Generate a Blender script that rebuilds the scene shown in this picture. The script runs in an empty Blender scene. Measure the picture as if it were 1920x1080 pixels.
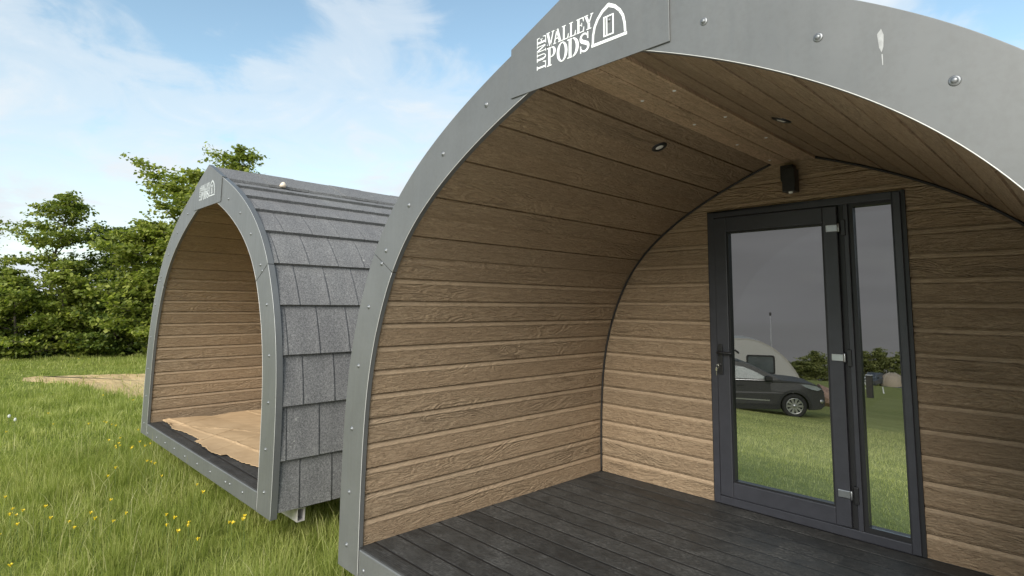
import bpy, bmesh, math, random
import numpy as np
from mathutils import Vector, Matrix
random.seed(7)
RNG = np.random.default_rng(11)
S = bpy.context.scene
C = S.collection
R = math.radians

# ------------------------------------------------------------------ helpers
class MB:
    """collects faces; build() links them as one mesh object"""
    def __init__(self):
        self.v = []; self.f = []; self.uv = []; self.sm = []
    def vert(self, p):
        self.v.append(tuple(p)); return len(self.v) - 1
    def face(self, pts, uv=None, smooth=False):
        i = [self.vert(p) for p in pts]
        self.f.append(i); self.uv.append(uv); self.sm.append(smooth)
    def box(self, x0, x1, y0, y1, z0, z1):
        p = [(x0,y0,z0),(x1,y0,z0),(x1,y1,z0),(x0,y1,z0),(x0,y0,z1),(x1,y0,z1),(x1,y1,z1),(x0,y1,z1)]
        b = len(self.v); self.v += p
        for q in ((3,2,1,0),(4,5,6,7),(0,1,5,4),(1,2,6,5),(2,3,7,6),(3,0,4,7)):
            self.f.append([b+k for k in q]); self.uv.append([ (p[k][0]+p[k][1]*.37, p[k][2]+p[k][1]) for k in q]); self.sm.append(False)
    def prism(self, poly, axis, a, b):
        """closed polygon poly (2-d) extruded along axis ('x','y','z') from a to b"""
        def P(q, t):
            return {'x': (t, q[0], q[1]), 'y': (q[0], t, q[1]), 'z': (q[0], q[1], t)}[axis]
        n = len(poly); o = len(self.v)
        self.v += [P(q, a) for q in poly] + [P(q, b) for q in poly]
        def add(ix):
            self.f.append(ix); self.uv.append(None); self.sm.append(False)
        add([o+k for k in range(n)][::-1]); add([o+n+k for k in range(n)])
        for k in range(n):
            add([o+k, o+(k+1) % n, o+n+(k+1) % n, o+n+k])
    def strip(self, A, B, uvA=None, uvB=None, smooth=False, close=False):
        """quads between two polylines sharing verts"""
        o = len(self.v); n = len(A)
        self.v += [tuple(p) for p in A] + [tuple(p) for p in B]
        for k in range(n if close else n-1):
            j = (k+1) % n
            self.f.append([o+k, o+j, o+n+j, o+n+k]); self.sm.append(smooth)
            self.uv.append([uvA[k], uvA[j], uvB[j], uvB[k]] if uvA else None)
    def grid(self, rows, uvs=None, smooth=True):
        o = len(self.v); m = len(rows[0])
        for r in rows: self.v += [tuple(p) for p in r]
        for i in range(len(rows)-1):
            for k in range(m-1):
                self.f.append([o+i*m+k, o+i*m+k+1, o+(i+1)*m+k+1, o+(i+1)*m+k]); self.sm.append(smooth)
                self.uv.append([uvs[i][k], uvs[i][k+1], uvs[i+1][k+1], uvs[i+1][k]] if uvs else None)
    def lathe(self, prof, c, axis, n=14, smooth=True):
        """prof: (radius, height) rows; axis: unit vector"""
        ax = Vector(axis).normalized(); t = ax.orthogonal().normalized(); b = ax.cross(t); c = Vector(c)
        rows = []
        for r, h in prof:
            rows.append([c + ax*h + (t*math.cos(2*math.pi*k/n) + b*math.sin(2*math.pi*k/n))*r for k in range(n)] )
        for i in range(len(rows)-1):
            self.strip(rows[i], rows[i+1], smooth=smooth, close=True)
    def tube(self, pts, r, n=8, r1=None):
        pts = [Vector(p) for p in pts]; rows = []
        for i, p in enumerate(pts):
            d = (pts[min(i+1, len(pts)-1)] - pts[max(i-1, 0)]).normalized()
            t = d.orthogonal().normalized(); 
            if abs(d.z) < .95: t = d.cross(Vector((0,0,1))).normalized()
            else: t = d.cross(Vector((0,1,0))).normalized()
            b = d.cross(t); rr = r if r1 is None else r + (r1-r)*i/(len(pts)-1)
            rows.append([p + (t*math.cos(2*math.pi*k/n)+b*math.sin(2*math.pi*k/n))*rr for k in range(n)])
        o = len(self.v)
        for rw in rows: self.v += [tuple(q) for q in rw]
        for i in range(len(rows)-1):
            for k in range(n):
                j = (k+1) % n
                self.f.append([o+i*n+k, o+i*n+j, o+(i+1)*n+j, o+(i+1)*n+k]); self.uv.append(None); self.sm.append(True)
        self.f.append([o+k for k in range(n)][::-1]); self.uv.append(None); self.sm.append(False)
        self.f.append([o+(len(rows)-1)*n+k for k in range(n)]); self.uv.append(None); self.sm.append(False)
    def build(self, name, mat, parent=None, bevel=0, merge=True, recalc=True):
        me = bpy.data.meshes.new(name)
        me.from_pydata(self.v, [], self.f)
        if any(u is not None for u in self.uv):
            lay = me.uv_layers.new(name='UVMap')
            flat = []
            for f, u in zip(self.f, self.uv):
                if u is None: u = [(0, 0)]*len(f)
                for q in u: flat += [q[0], q[1]]
            lay.data.foreach_set('uv', flat)
        me.polygons.foreach_set('use_smooth', self.sm)
        if merge or recalc:
            bm = bmesh.new(); bm.from_mesh(me)
            if merge: bmesh.ops.remove_doubles(bm, verts=bm.verts, dist=2e-5)
            if recalc: bmesh.ops.recalc_face_normals(bm, faces=bm.faces)
            bm.to_mesh(me); bm.free()
        me.materials.append(mat)
        o = bpy.data.objects.new(name, me); C.objects.link(o)
        if parent is not None: o.parent = parent
        if bevel:
            m = o.modifiers.new('bevel', 'BEVEL'); m.width = bevel; m.segments = 2; m.limit_method = 'ANGLE'; m.angle_limit = R(40)
            m.harden_normals = False
        return o

def tag(o, label=None, cat=None, group=None, kind=None):
    if label: o['label'] = label
    if cat: o['category'] = cat
    if group: o['group'] = group
    if kind: o['kind'] = kind
    return o
def thing(name, label, cat, loc=(0,0,0), rz=0, group=None):
    o = bpy.data.objects.new(name, None); C.objects.link(o); o.empty_display_size = .2
    o.location = loc; o.rotation_euler = (0, 0, rz)
    return tag(o, label, cat, group)
def copy_tree(o, parent=None):
    c = o.copy(); C.objects.link(c)
    if parent is not None: c.parent = parent
    for ch in list(o.children): copy_tree(ch, c)
    return c

# ------------------------------------------------------------------ materials
class NT:
    def __init__(self, name):
        self.m = bpy.data.materials.new(name); self.m.use_nodes = True
        self.t = self.m.node_tree; self.t.nodes.clear()
        self.out = self.t.nodes.new('ShaderNodeOutputMaterial')
    def n(self, ty, **kw):
        nd = self.t.nodes.new(ty)
        for k, v in kw.items():
            if k.startswith('i_'):
                nd.inputs[k[2:].replace('_', ' ')].default_value = v
            elif k.startswith('n_'):
                nd.inputs[int(k[2:])].default_value = v
            else: setattr(nd, k, v)
        return nd
    def l(self, a, b): self.t.links.new(a, b)
    def math(self, op, a, b=None, clamp=False):
        nd = self.n('ShaderNodeMath', operation=op); nd.use_clamp = clamp
        for i, x in enumerate((a, b)):
            if x is None: continue
            if isinstance(x, (int, float)): nd.inputs[i].default_value = x
            else: self.l(x, nd.inputs[i])
        return nd.outputs[0]
    def noise(self, vec, scale, detail=4, rough=.55, dist=0):
        nd = self.n('ShaderNodeTexNoise'); nd.inputs['Scale'].default_value = scale
        nd.inputs['Detail'].default_value = detail; nd.inputs['Roughness'].default_value = rough
        nd.inputs['Distortion'].default_value = dist
        if vec is not None: self.l(vec, nd.inputs['Vector'])
        return nd.outputs['Fac']
    def ramp(self, fac, stops, interp='LINEAR'):
        nd = self.n('ShaderNodeValToRGB'); e = nd.color_ramp; e.interpolation = interp
        while len(e.elements) < len(stops): e.elements.new(.5)
        for el, (p, c) in zip(e.elements, stops):
            el.position = p; el.color = (*c, 1) if len(c) == 3 else c
        self.l(fac, nd.inputs[0]); return nd.outputs[0]
    def mix(self, fac, a, b, mode='MIX'):
        nd = self.n('ShaderNodeMix', data_type='RGBA', blend_type=mode)
        for i, x in ((0, fac), (6, a), (7, b)):
            if isinstance(x, (int, float)): nd.inputs[i].default_value = x
            elif isinstance(x, tuple): nd.inputs[i].default_value = (*x, 1)
            else: self.l(x, nd.inputs[i])
        return nd.outputs[2]
    def mapping(self, vec, scale=(1,1,1), loc=(0,0,0), rot=(0,0,0)):
        nd = self.n('ShaderNodeMapping'); nd.inputs['Scale'].default_value = scale; nd.inputs['Location'].default_value = loc
        nd.inputs['Rotation'].default_value = rot
        self.l(vec, nd.inputs['Vector']); return nd.outputs[0]
    def bump(self, h, strength=.3, dist=.01, normal=None):
        nd = self.n('ShaderNodeBump'); nd.inputs['Strength'].default_value = strength; nd.inputs['Distance'].default_value = dist
        self.l(h, nd.inputs['Height'])
        if normal is not None: self.l(normal, nd.inputs['Normal'])
        return nd.outputs[0]
    def bsdf(self, col, rough=.5, metal=0, normal=None, spec=.5):
        nd = self.n('ShaderNodeBsdfPrincipled')
        if isinstance(col, tuple): nd.inputs['Base Color'].default_value = (*col, 1)
        else: self.l(col, nd.inputs['Base Color'])
        if isinstance(rough, (int, float)): nd.inputs['Roughness'].default_value = rough
        else: self.l(rough, nd.inputs['Roughness'])
        nd.inputs['Metallic'].default_value = metal
        nd.inputs['Specular IOR Level'].default_value = spec
        if normal is not None: self.l(normal, nd.inputs['Normal'])
        return nd.outputs[0]
    def done(self, sh):
        self.l(sh, self.out.inputs['Surface']); return self.m

def plain(name, col, rough=.5, metal=0, var=.12, vs=8, bump=0, spec=.5):
    t = NT(name); co = t.n('ShaderNodeTexCoord').outputs['Object']
    f = t.noise(co, vs, 5, .6)
    lo = tuple(c*(1-var) for c in col); hi = tuple(min(1, c*(1+var)) for c in col)
    c = t.ramp(f, [(.3, lo), (.7, hi)])
    nm = t.bump(t.noise(co, vs*8, 4), bump, .004) if bump else None
    return t.done(t.bsdf(c, rough, metal, nm, spec))

def siding_mat(name='embossed_timber_siding', gain=1.0):
    t = NT(name)
    uv = t.n('ShaderNodeTexCoord').outputs['UV']
    sep = t.n('ShaderNodeSeparateXYZ'); t.l(uv, sep.inputs[0])
    bid = t.math('FLOOR', t.math('DIVIDE', sep.outputs[1], .14))
    wn = t.n('ShaderNodeTexWhiteNoise', noise_dimensions='1D'); t.l(bid, wn.inputs['W'])
    off = t.n('ShaderNodeCombineXYZ'); t.l(t.math('MULTIPLY', wn.outputs['Value'], 37.), off.inputs[0]); t.l(t.math('MULTIPLY', bid, 3.17), off.inputs[2])
    ad = t.n('ShaderNodeVectorMath', operation='ADD'); t.l(uv, ad.inputs[0]); t.l(off.outputs[0], ad.inputs[1])
    p = ad.outputs[0]
    # growth ring figure: contours of a stretched noise
    fig = t.noise(t.mapping(p, (2.0, 8.5, 1)), 1.0, 2.5, .5, .45)
    rings = t.math('FRACT', t.math('MULTIPLY', fig, 13.0))
    rings = t.math('ABSOLUTE', t.math('SUBTRACT', t.math('MULTIPLY', rings, 2), 1))
    fine = t.noise(t.mapping(p, (9, 120, 1)), 1.0, 5, .65, .4)
    crumb = t.noise(t.mapping(p, (24, 85, 1)), 1.0, 4, .62, 1.8)
    patch = t.noise(t.mapping(p, (1.1, 5, 1), (3.3, 1, 0)), 1.0, 3, .5)
    amt = t.ramp(patch, [(.42, (.12,)*3), (.62, (1,)*3)])
    h = t.math('ADD', t.math('MULTIPLY', t.math('MULTIPLY', rings, amt), .62), t.math('ADD', t.math('MULTIPLY', fine, .7), t.math('MULTIPLY', crumb, 1.0)))
    base = t.ramp(fine, [(.25, (.338*gain, .247*gain, .160*gain)), (.55, (.432*gain, .318*gain, .208*gain)), (.8, (.488*gain, .374*gain, .262*gain))])
    tone = t.ramp(wn.outputs['Value'], [(0, (.93, .93, .93)), (1, (1.06, 1.05, 1.04))])
    col = t.mix(1, base, tone, 'MULTIPLY')
    stain = t.ramp(t.noise(t.mapping(p, (.7, 2.2, 1)), 1, 5, .6), [(.3, (.92, .90, .88)), (.7, (1.04, 1.04, 1.04))])
    col = t.mix(1, col, stain, 'MULTIPLY')
    dk = t.ramp(t.math('MULTIPLY', rings, amt), [(.0, (.86, .84, .82)), (.25, (1, 1, 1))])
    col = t.mix(.75, col, dk, 'MULTIPLY')
    cr = t.ramp(crumb, [(.34, (.70, .67, .64)), (.5, (1, 1, 1)), (.68, (1.14, 1.14, 1.14))])
    col = t.mix(.8, col, cr, 'MULTIPLY')
    # the top ledge of each board is smoother, and painted paler for the light it catches
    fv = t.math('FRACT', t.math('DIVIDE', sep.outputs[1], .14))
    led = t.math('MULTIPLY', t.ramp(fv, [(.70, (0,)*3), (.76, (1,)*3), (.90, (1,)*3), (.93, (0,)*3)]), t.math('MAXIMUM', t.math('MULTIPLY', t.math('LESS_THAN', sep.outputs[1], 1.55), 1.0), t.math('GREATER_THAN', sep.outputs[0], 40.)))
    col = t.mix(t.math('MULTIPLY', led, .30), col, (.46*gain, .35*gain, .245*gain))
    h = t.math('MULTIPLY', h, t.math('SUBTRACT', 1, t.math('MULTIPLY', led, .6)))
    nm = t.bump(h, 1.0, .017)
    return t.done(t.bsdf(col, .72, 0, nm, .3))

def deck_mat():
    t = NT('black_stained_decking')
    co = t.n('ShaderNodeTexCoord').outputs['Object']
    sep = t.n('ShaderNodeSeparateXYZ'); t.l(co, sep.inputs[0])
    bid = t.math('FLOOR', t.math('DIVIDE', t.math('SUBTRACT', sep.outputs[1], .104), .15))
    wn = t.n('ShaderNodeTexWhiteNoise', noise_dimensions='1D'); t.l(bid, wn.inputs['W'])
    g = t.noise(t.mapping(co, (12, 26, 1)), 1, 7, .78, .8)
    worn = t.noise(t.mapping(co, (4.2, 4.6, 1)), 1, 7, .72, .9)
    sp = t.noise(co, 55, 3, .6)
    col = t.ramp(g, [(.3, (.015, .015, .0147)), (.7, (.054, .0535, .051))])
    wf = t.math('MULTIPLY', t.ramp(worn, [(.44, (0,)*3), (.68, (1,)*3)]), t.ramp(sp, [(.42, (0,)*3), (.62, (1,)*3)]))
    col = t.mix(t.math('MULTIPLY', wf, .5), col, (.165, .16, .15))
    tone = t.ramp(wn.outputs['Value'], [(0, (.8,)*3), (1, (1.25,)*3)])
    col = t.mix(1, col, tone, 'MULTIPLY')
    rib = t.math('SINE', t.math('MULTIPLY', sep.outputs[1], 2*math.pi/.0135))
    nm = t.bump(t.math('ADD', t.math('MULTIPLY', rib, .22), t.math('ADD', g, t.math('MULTIPLY', sp, .6))), .6, .003)
    rg = t.ramp(worn, [(.3, (.5,)*3), (.7, (.75,)*3)])
    return t.done(t.bsdf(col, rg, 0, nm, .35))

def trim_mat():
    t = NT('grey_coated_metal'); co = t.n('ShaderNodeTexCoord').outputs['Object']
    f = t.noise(co, 2.2, 5, .6); sm = t.noise(t.mapping(co, (40, 40, 3)), 1, 4, .6)
    col = t.ramp(f, [(.3, (.132, .134, .132)), (.7, (.162, .164, .161))])
    dirt = t.ramp(t.math('ADD', t.math('MULTIPLY', t.noise(co, 60, 4, .7), .5), t.math('MULTIPLY', t.noise(t.mapping(co, (7, 7, 1.1)), 1, 5, .7), .5)), [(.46, (1, 1, 1)), (.66, (.74, .72, .68))])
    col = t.mix(.35, col, dirt, 'MULTIPLY')
    rg = t.ramp(sm, [(.3, (.38,)*3), (.7, (.50,)*3)])
    nm = t.bump(t.noise(co, 3.5, 2), .12, .01)
    return t.done(t.bsdf(col, rg, .30, nm))

def tile_mat():
    t = NT('stone_coated_tile'); co = t.n('ShaderNodeTexCoord').outputs['Object']
    g = t.noise(co, 210, 3, .7); g2 = t.noise(co, 85, 4, .75); b = t.noise(co, 1.6, 4, .6)
    col = t.ramp(t.math('ADD', t.math('MULTIPLY', g, .5), t.math('MULTIPLY', g2, .5)), [(.36, (.066, .065, .064)), (.5, (.160, .157, .155)), (.66, (.34, .334, .328))])
    col = t.mix(1, col, t.ramp(b, [(.3, (.86, .85, .86)), (.7, (1.08, 1.08, 1.07))]), 'MULTIPLY')
    sp = t.ramp(t.noise(co, 16, 2, .5), [(.735, (0,)*3), (.76, (1,)*3)])
    col = t.mix(t.math('MULTIPLY', sp, .45), col, (.45, .44, .4))
    nm = t.bump(g, .6, .003)
    return t.done(t.bsdf(col, .88, 0, nm, .25))

def glass_mat():
    t = NT('brightness_graded_glass')
    co = t.n('ShaderNodeTexCoord').outputs['Object']
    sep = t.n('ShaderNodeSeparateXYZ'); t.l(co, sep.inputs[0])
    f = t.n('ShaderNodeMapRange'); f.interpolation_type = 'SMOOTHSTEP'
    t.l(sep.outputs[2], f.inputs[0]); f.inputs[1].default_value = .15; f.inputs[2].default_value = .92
    col = t.ramp(f.outputs[0], [(0, (.97, .97, .95)), (.4, (.80, .80, .79)), (.85, (.50, .50, .498)), (1, (.48, .48, .48))])  # brightness of the view painted into the tint: dark above, clear below
    tr = t.n('ShaderNodeBsdfTransparent'); t.l(col, tr.inputs[0])
    gl = t.n('ShaderNodeBsdfGlossy'); gl.inputs['Roughness'].default_value = .01; gl.inputs[0].default_value = (.9, .92, .95, 1)
    fr = t.n('ShaderNodeFresnel'); fr.inputs[0].default_value = 1.42
    mx = t.n('ShaderNodeMixShader'); t.l(t.math('MULTIPLY', fr.outputs[0], .22), mx.inputs[0]); t.l(tr.outputs[0], mx.inputs[1]); t.l(gl.outputs[0], mx.inputs[2])
    return t.done(mx.outputs[0])

def leaf_mat(name, lo, mid, hi, trans=.35, ns=.9, nw=.5):
    t = NT(name)
    g = t.n('ShaderNodeNewGeometry')
    co = t.n('ShaderNodeTexCoord').outputs['Object']
    f = t.math('ADD', t.math('MULTIPLY', g.outputs['Random Per Island'], 1.15-nw), t.math('MULTIPLY', t.noise(co, ns, 3), nw))
    col = t.ramp(f, [(.15, lo), (.55, mid), (.95, hi)])
    d = t.bsdf(col, .55, 0, None, .35)
    tl = t.n('ShaderNodeBsdfTranslucent'); t.l(t.mix(1, col, (1.15, 1.25, .7), 'MULTIPLY'), tl.inputs[0])
    mx = t.n('ShaderNodeMixShader'); mx.inputs[0].default_value = trans; t.l(d, mx.inputs[1]); t.l(tl.outputs[0], mx.inputs[2])
    return t.done(mx.outputs[0])

def ground_mat():
    t = NT('meadow_ground'); co = t.n('ShaderNodeTexCoord').outputs['Object']
    a = t.noise(co, .35, 5, .6); b = t.noise(t.mapping(co, (1, 1, 1)), 5, 6, .7); c = t.noise(co, 42, 4, .75)
    col = t.ramp(b, [(.3, (.13, .16, .03)), (.5, (.20, .235, .05)), (.72, (.29, .31, .09))])
    col = t.mix(1, col, t.ramp(a, [(.3, (.8, .88, .78)), (.7, (1.15, 1.08, 1.0))]), 'MULTIPLY')
    col = t.mix(1, col, t.ramp(c, [(.3, (.55, .58, .5)), (.68, (1.35, 1.3, 1.25))]), 'MULTIPLY')
    # the mown camping field behind the pods is coloured paler against the pod's shadow
    sep = t.n('ShaderNodeSeparateXYZ'); t.l(co, sep.inputs[0])
    mr = t.n('ShaderNodeMapRange'); t.l(sep.outputs[1], mr.inputs[0]); mr.inputs[1].default_value = 2.8; mr.inputs[2].default_value = 4.0
    stripe = t.noise(t.mapping(co, (.12, .5, 1)), 1, 4, .6)
    mown = t.ramp(stripe, [(.3, (.28, .32, .105)), (.7, (.40, .425, .165))])
    mown = t.mix(1, mown, t.ramp(b, [(.3, (.8, .84, .74)), (.7, (1.12, 1.1, 1.1))]), 'MULTIPLY')
    mown = t.mix(1, mown, t.ramp(c, [(.3, (.7, .72, .66)), (.68, (1.22, 1.2, 1.2))]), 'MULTIPLY')
    col = t.mix(mr.outputs[0], col, mown)
    nm = t.bump(t.math('ADD', c, t.math('MULTIPLY', b, 1.5)), .8, .05)
    return t.done(t.bsdf(col, .9, 0, nm, .15))

M = dict(
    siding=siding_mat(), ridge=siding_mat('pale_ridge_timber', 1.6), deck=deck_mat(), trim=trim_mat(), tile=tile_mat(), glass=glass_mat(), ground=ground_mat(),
    screw=plain('zinc_screw', (.22, .225, .23), .45, .75, .12, 60), edge=plain('edge_highlight_metal', (.58, .57, .54), .4, .2, .08, 12),
    white_vinyl=plain('white_vinyl', (.82, .83, .82), .45, 0, .03, 20),
    worn_vinyl=plain('worn_grey_vinyl', (.52, .54, .54), .55, 0, .12, 25),
    bead=plain('dark_rubber_bead', (.018, .016, .015), .6, 0, .2, 30),
    upvc=plain('anthracite_frame', (.034, .035, .043), .42, 0, .14, 14, .1),
    gasket=plain('black_gasket', (.009, .009, .010), .5, 0, .1, 20),
    black=plain('black_powder_coat', (.013, .013, .014), .4, 0, .2, 30),
    chrome=plain('satin_chrome', (.38, .39, .40), .36, 1, .08, 30),
    lens=plain('lamp_lens', (.75, .75, .7), .2, 0, .05, 40),
    steel=plain('galvanised_steel', (.62, .58, .56), .55, .25, .2, 12, .2),
    card=None, dirt=None,
    white_paint=plain('caravan_white', (.50, .49, .455), .35, 0, .03, 2),
    grey_paint=plain('dark_grey_car_paint', (.060, .060, .058), .38, .1, .05, 3, 0, .3),
    blue_paint=plain('blue_grey_car_paint', (.11, .125, .15), .25, .3, .05, 3),
    tyre=plain('tyre_rubber', (.022, .022, .022), .8, 0, .2, 20),
    alloy=plain('alloy_wheel', (.58, .58, .57), .3, .8, .06, 20),
    carglass=plain('car_window_glass', (.10, .115, .115), .06, 0, .25, 2),
    palewin=plain('pale_reflecting_window', (.30, .335, .32), .08, 0, .25, 1.6),
    plastic=plain('black_car_plastic', (.025, .025, .026), .6, 0, .15, 12),
    tent=plain('tan_tent_fabric', (.42, .35, .27), .8, 0, .08, 5, .2),
    tentpole=plain('pale_tent_seam', (.6, .56, .46), .8, 0, .08, 5),
    tentbase=plain('dark_groundsheet', (.07, .09, .12), .7, 0, .1, 5),
    post=plain('dark_timber_post', (.06, .055, .05), .75, 0, .25, 9, .3),
    brown=plain('reddish_brown_canvas', (.36, .24, .19), .85, 0, .25, 7, .4),
    bark=plain('grey_brown_bark', (.10, .08, .06), .9, 0, .4, 9, .6),
    petal=plain('buttercup_petal', (.83, .60, .02), .45, 0, .1, 50),
    stem=plain('flower_stem', (.11, .16, .04), .7, 0, .2, 20),
    puff=plain('dandelion_seed_head', (.78, .78, .74), .9, 0, .06, 60),
    foam=plain('pale_foam', (.72, .60, .48), .9, 0, .15, 25, .3),
    dropping=plain('dried_splash', (.36, .36, .355), .7, 0, .25, 40),
    brass=plain('nickel_keys', (.72, .70, .62), .25, 1, .1, 50),
)
def card_mat():
    t = NT('brown_cardboard'); co = t.n('ShaderNodeTexCoord').outputs['Object']
    f = t.noise(co, 3, 5, .6); g = t.noise(t.mapping(co, (90, 3, 1)), 1, 3, .5)
    col = t.ramp(f, [(.3, (.41, .28, .16)), (.7, (.52, .37, .22))])
    sp = t.ramp(t.noise(co, 14, 3, .6), [(.66, (0,)*3), (.74, (1,)*3)])
    col = t.mix(t.math('MULTIPLY', sp, .35), col, (.62, .48, .33))
    return t.done(t.bsdf(col, .85, 0, t.bump(t.math('ADD', g, t.math('MULTIPLY', f, 2)), .35, .006), .2))
M['card'] = card_mat()
def dirt_mat():
    t = NT('dry_bare_earth'); co = t.n('ShaderNodeTexCoord').outputs['Object']
    f = t.noise(co, 1.6, 6, .65); rut = t.noise(t.mapping(co, (.6, 7, 1), rot=(0, 0, R(-18))), 1, 4, .6); s = t.noise(co, 25, 4, .7)
    col = t.ramp(f, [(.3, (.50, .35, .17)), (.7, (.70, .53, .30))])
    col = t.mix(1, col, t.ramp(rut, [(.32, (.68, .68, .64)), (.6, (1.08, 1.06, 1.04))]), 'MULTIPLY')
    gp = t.ramp(t.math('ADD', t.math('MULTIPLY', f, .5), t.math('MULTIPLY', s, .5)), [(.52, (0,)*3), (.66, (1,)*3)])
    col = t.mix(t.math('MULTIPLY', gp, .6), col, (.16, .18, .05))
    return t.done(t.bsdf(col, .95, 0, t.bump(t.math('ADD', rut, s), .8, .04), .1))
M['dirt'] = dirt_mat()

# ------------------------------------------------------------------ pod profile
KZ = np.array([-.25, .25, .6, 1.0, 1.4, 1.75, 2.05, 2.35, 2.7])
KW = np.array([1.6058, 1.6093, 1.6002, 1.5535, 1.4216, 1.1885, .7938, .1243, -1.0393])
def spline(x, y):
    n = len(x); h = np.diff(x); A = np.zeros((n, n)); b = np.zeros(n); A[0, 0] = A[-1, -1] = 1
    for i in range(1, n-1):
        A[i, i-1] = h[i-1]; A[i, i] = 2*(h[i-1]+h[i]); A[i, i+1] = h[i]; b[i] = 6*((y[i+1]-y[i])/h[i]-(y[i]-y[i-1])/h[i-1])
    m = np.linalg.solve(A, b)
    def f(t):
        t = np.asarray(t, float)
        i = np.clip(np.searchsorted(x, t)-1, 0, n-2); a = x[i+1]-t; c = t-x[i]; hh = h[i]
        return m[i]*a**3/(6*hh)+m[i+1]*c**3/(6*hh)+(y[i]/hh-m[i]*hh/6)*a+(y[i+1]/hh-m[i+1]*hh/6)*c
    return f
WF = spline(KZ, KW)
_z = np.linspace(-.25, 2.55, 1200); _w = WF(_z)
_dz = np.gradient(_z); _dw = np.gradient(_w); _l = np.hypot(_dz, _dw)
_nx = _dz/_l; _nz = -_dw/_l
_arc = np.cumsum(_l); _arc -= np.interp(0, _z, _arc)
def pt(s, off=0, side=1):
    """(x, z) on the arch at arc length s, pushed out by off"""
    w = np.interp(s, _arc, _w); z = np.interp(s, _arc, _z); a = np.interp(s, _arc, _nx); b = np.interp(s, _arc, _nz)
    return side*(w+off*a), z+off*b
def s_where_x(x, off):
    """arc length at which the offset curve reaches half-width x"""
    X = _w+off*_nx
    return float(np.interp(-x, -X, _arc))
P = .14
D = 2.218

def siding_levels(s0, s1, ceil=True):
    """(s, inward depth) along a siding wall: face, chamfer, groove, lip"""
    out = []; k = 0
    while True:
        a = k*P
        up = min(1, max(0, (a-1.45)/.4)) if ceil else 0
        c_ = .0075*(1-up)+.0018*up; dp = (.0155+.012*up if k % 2 == 0 else .0135*(1-up)+.0024*up); ge = .1338-.0075*up*(k % 2 == 0)
        for ds, dep in ((0, 0), (.05, 0), (.099, 0), (.1255, c_), (ge, c_), (ge, dp), (.1399, dp)):
            s = a+ds
            if s > s1: 
                out.append((s1, out[-1][1])); return out
            if s >= s0: out.append((s, dep))
        k += 1

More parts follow.
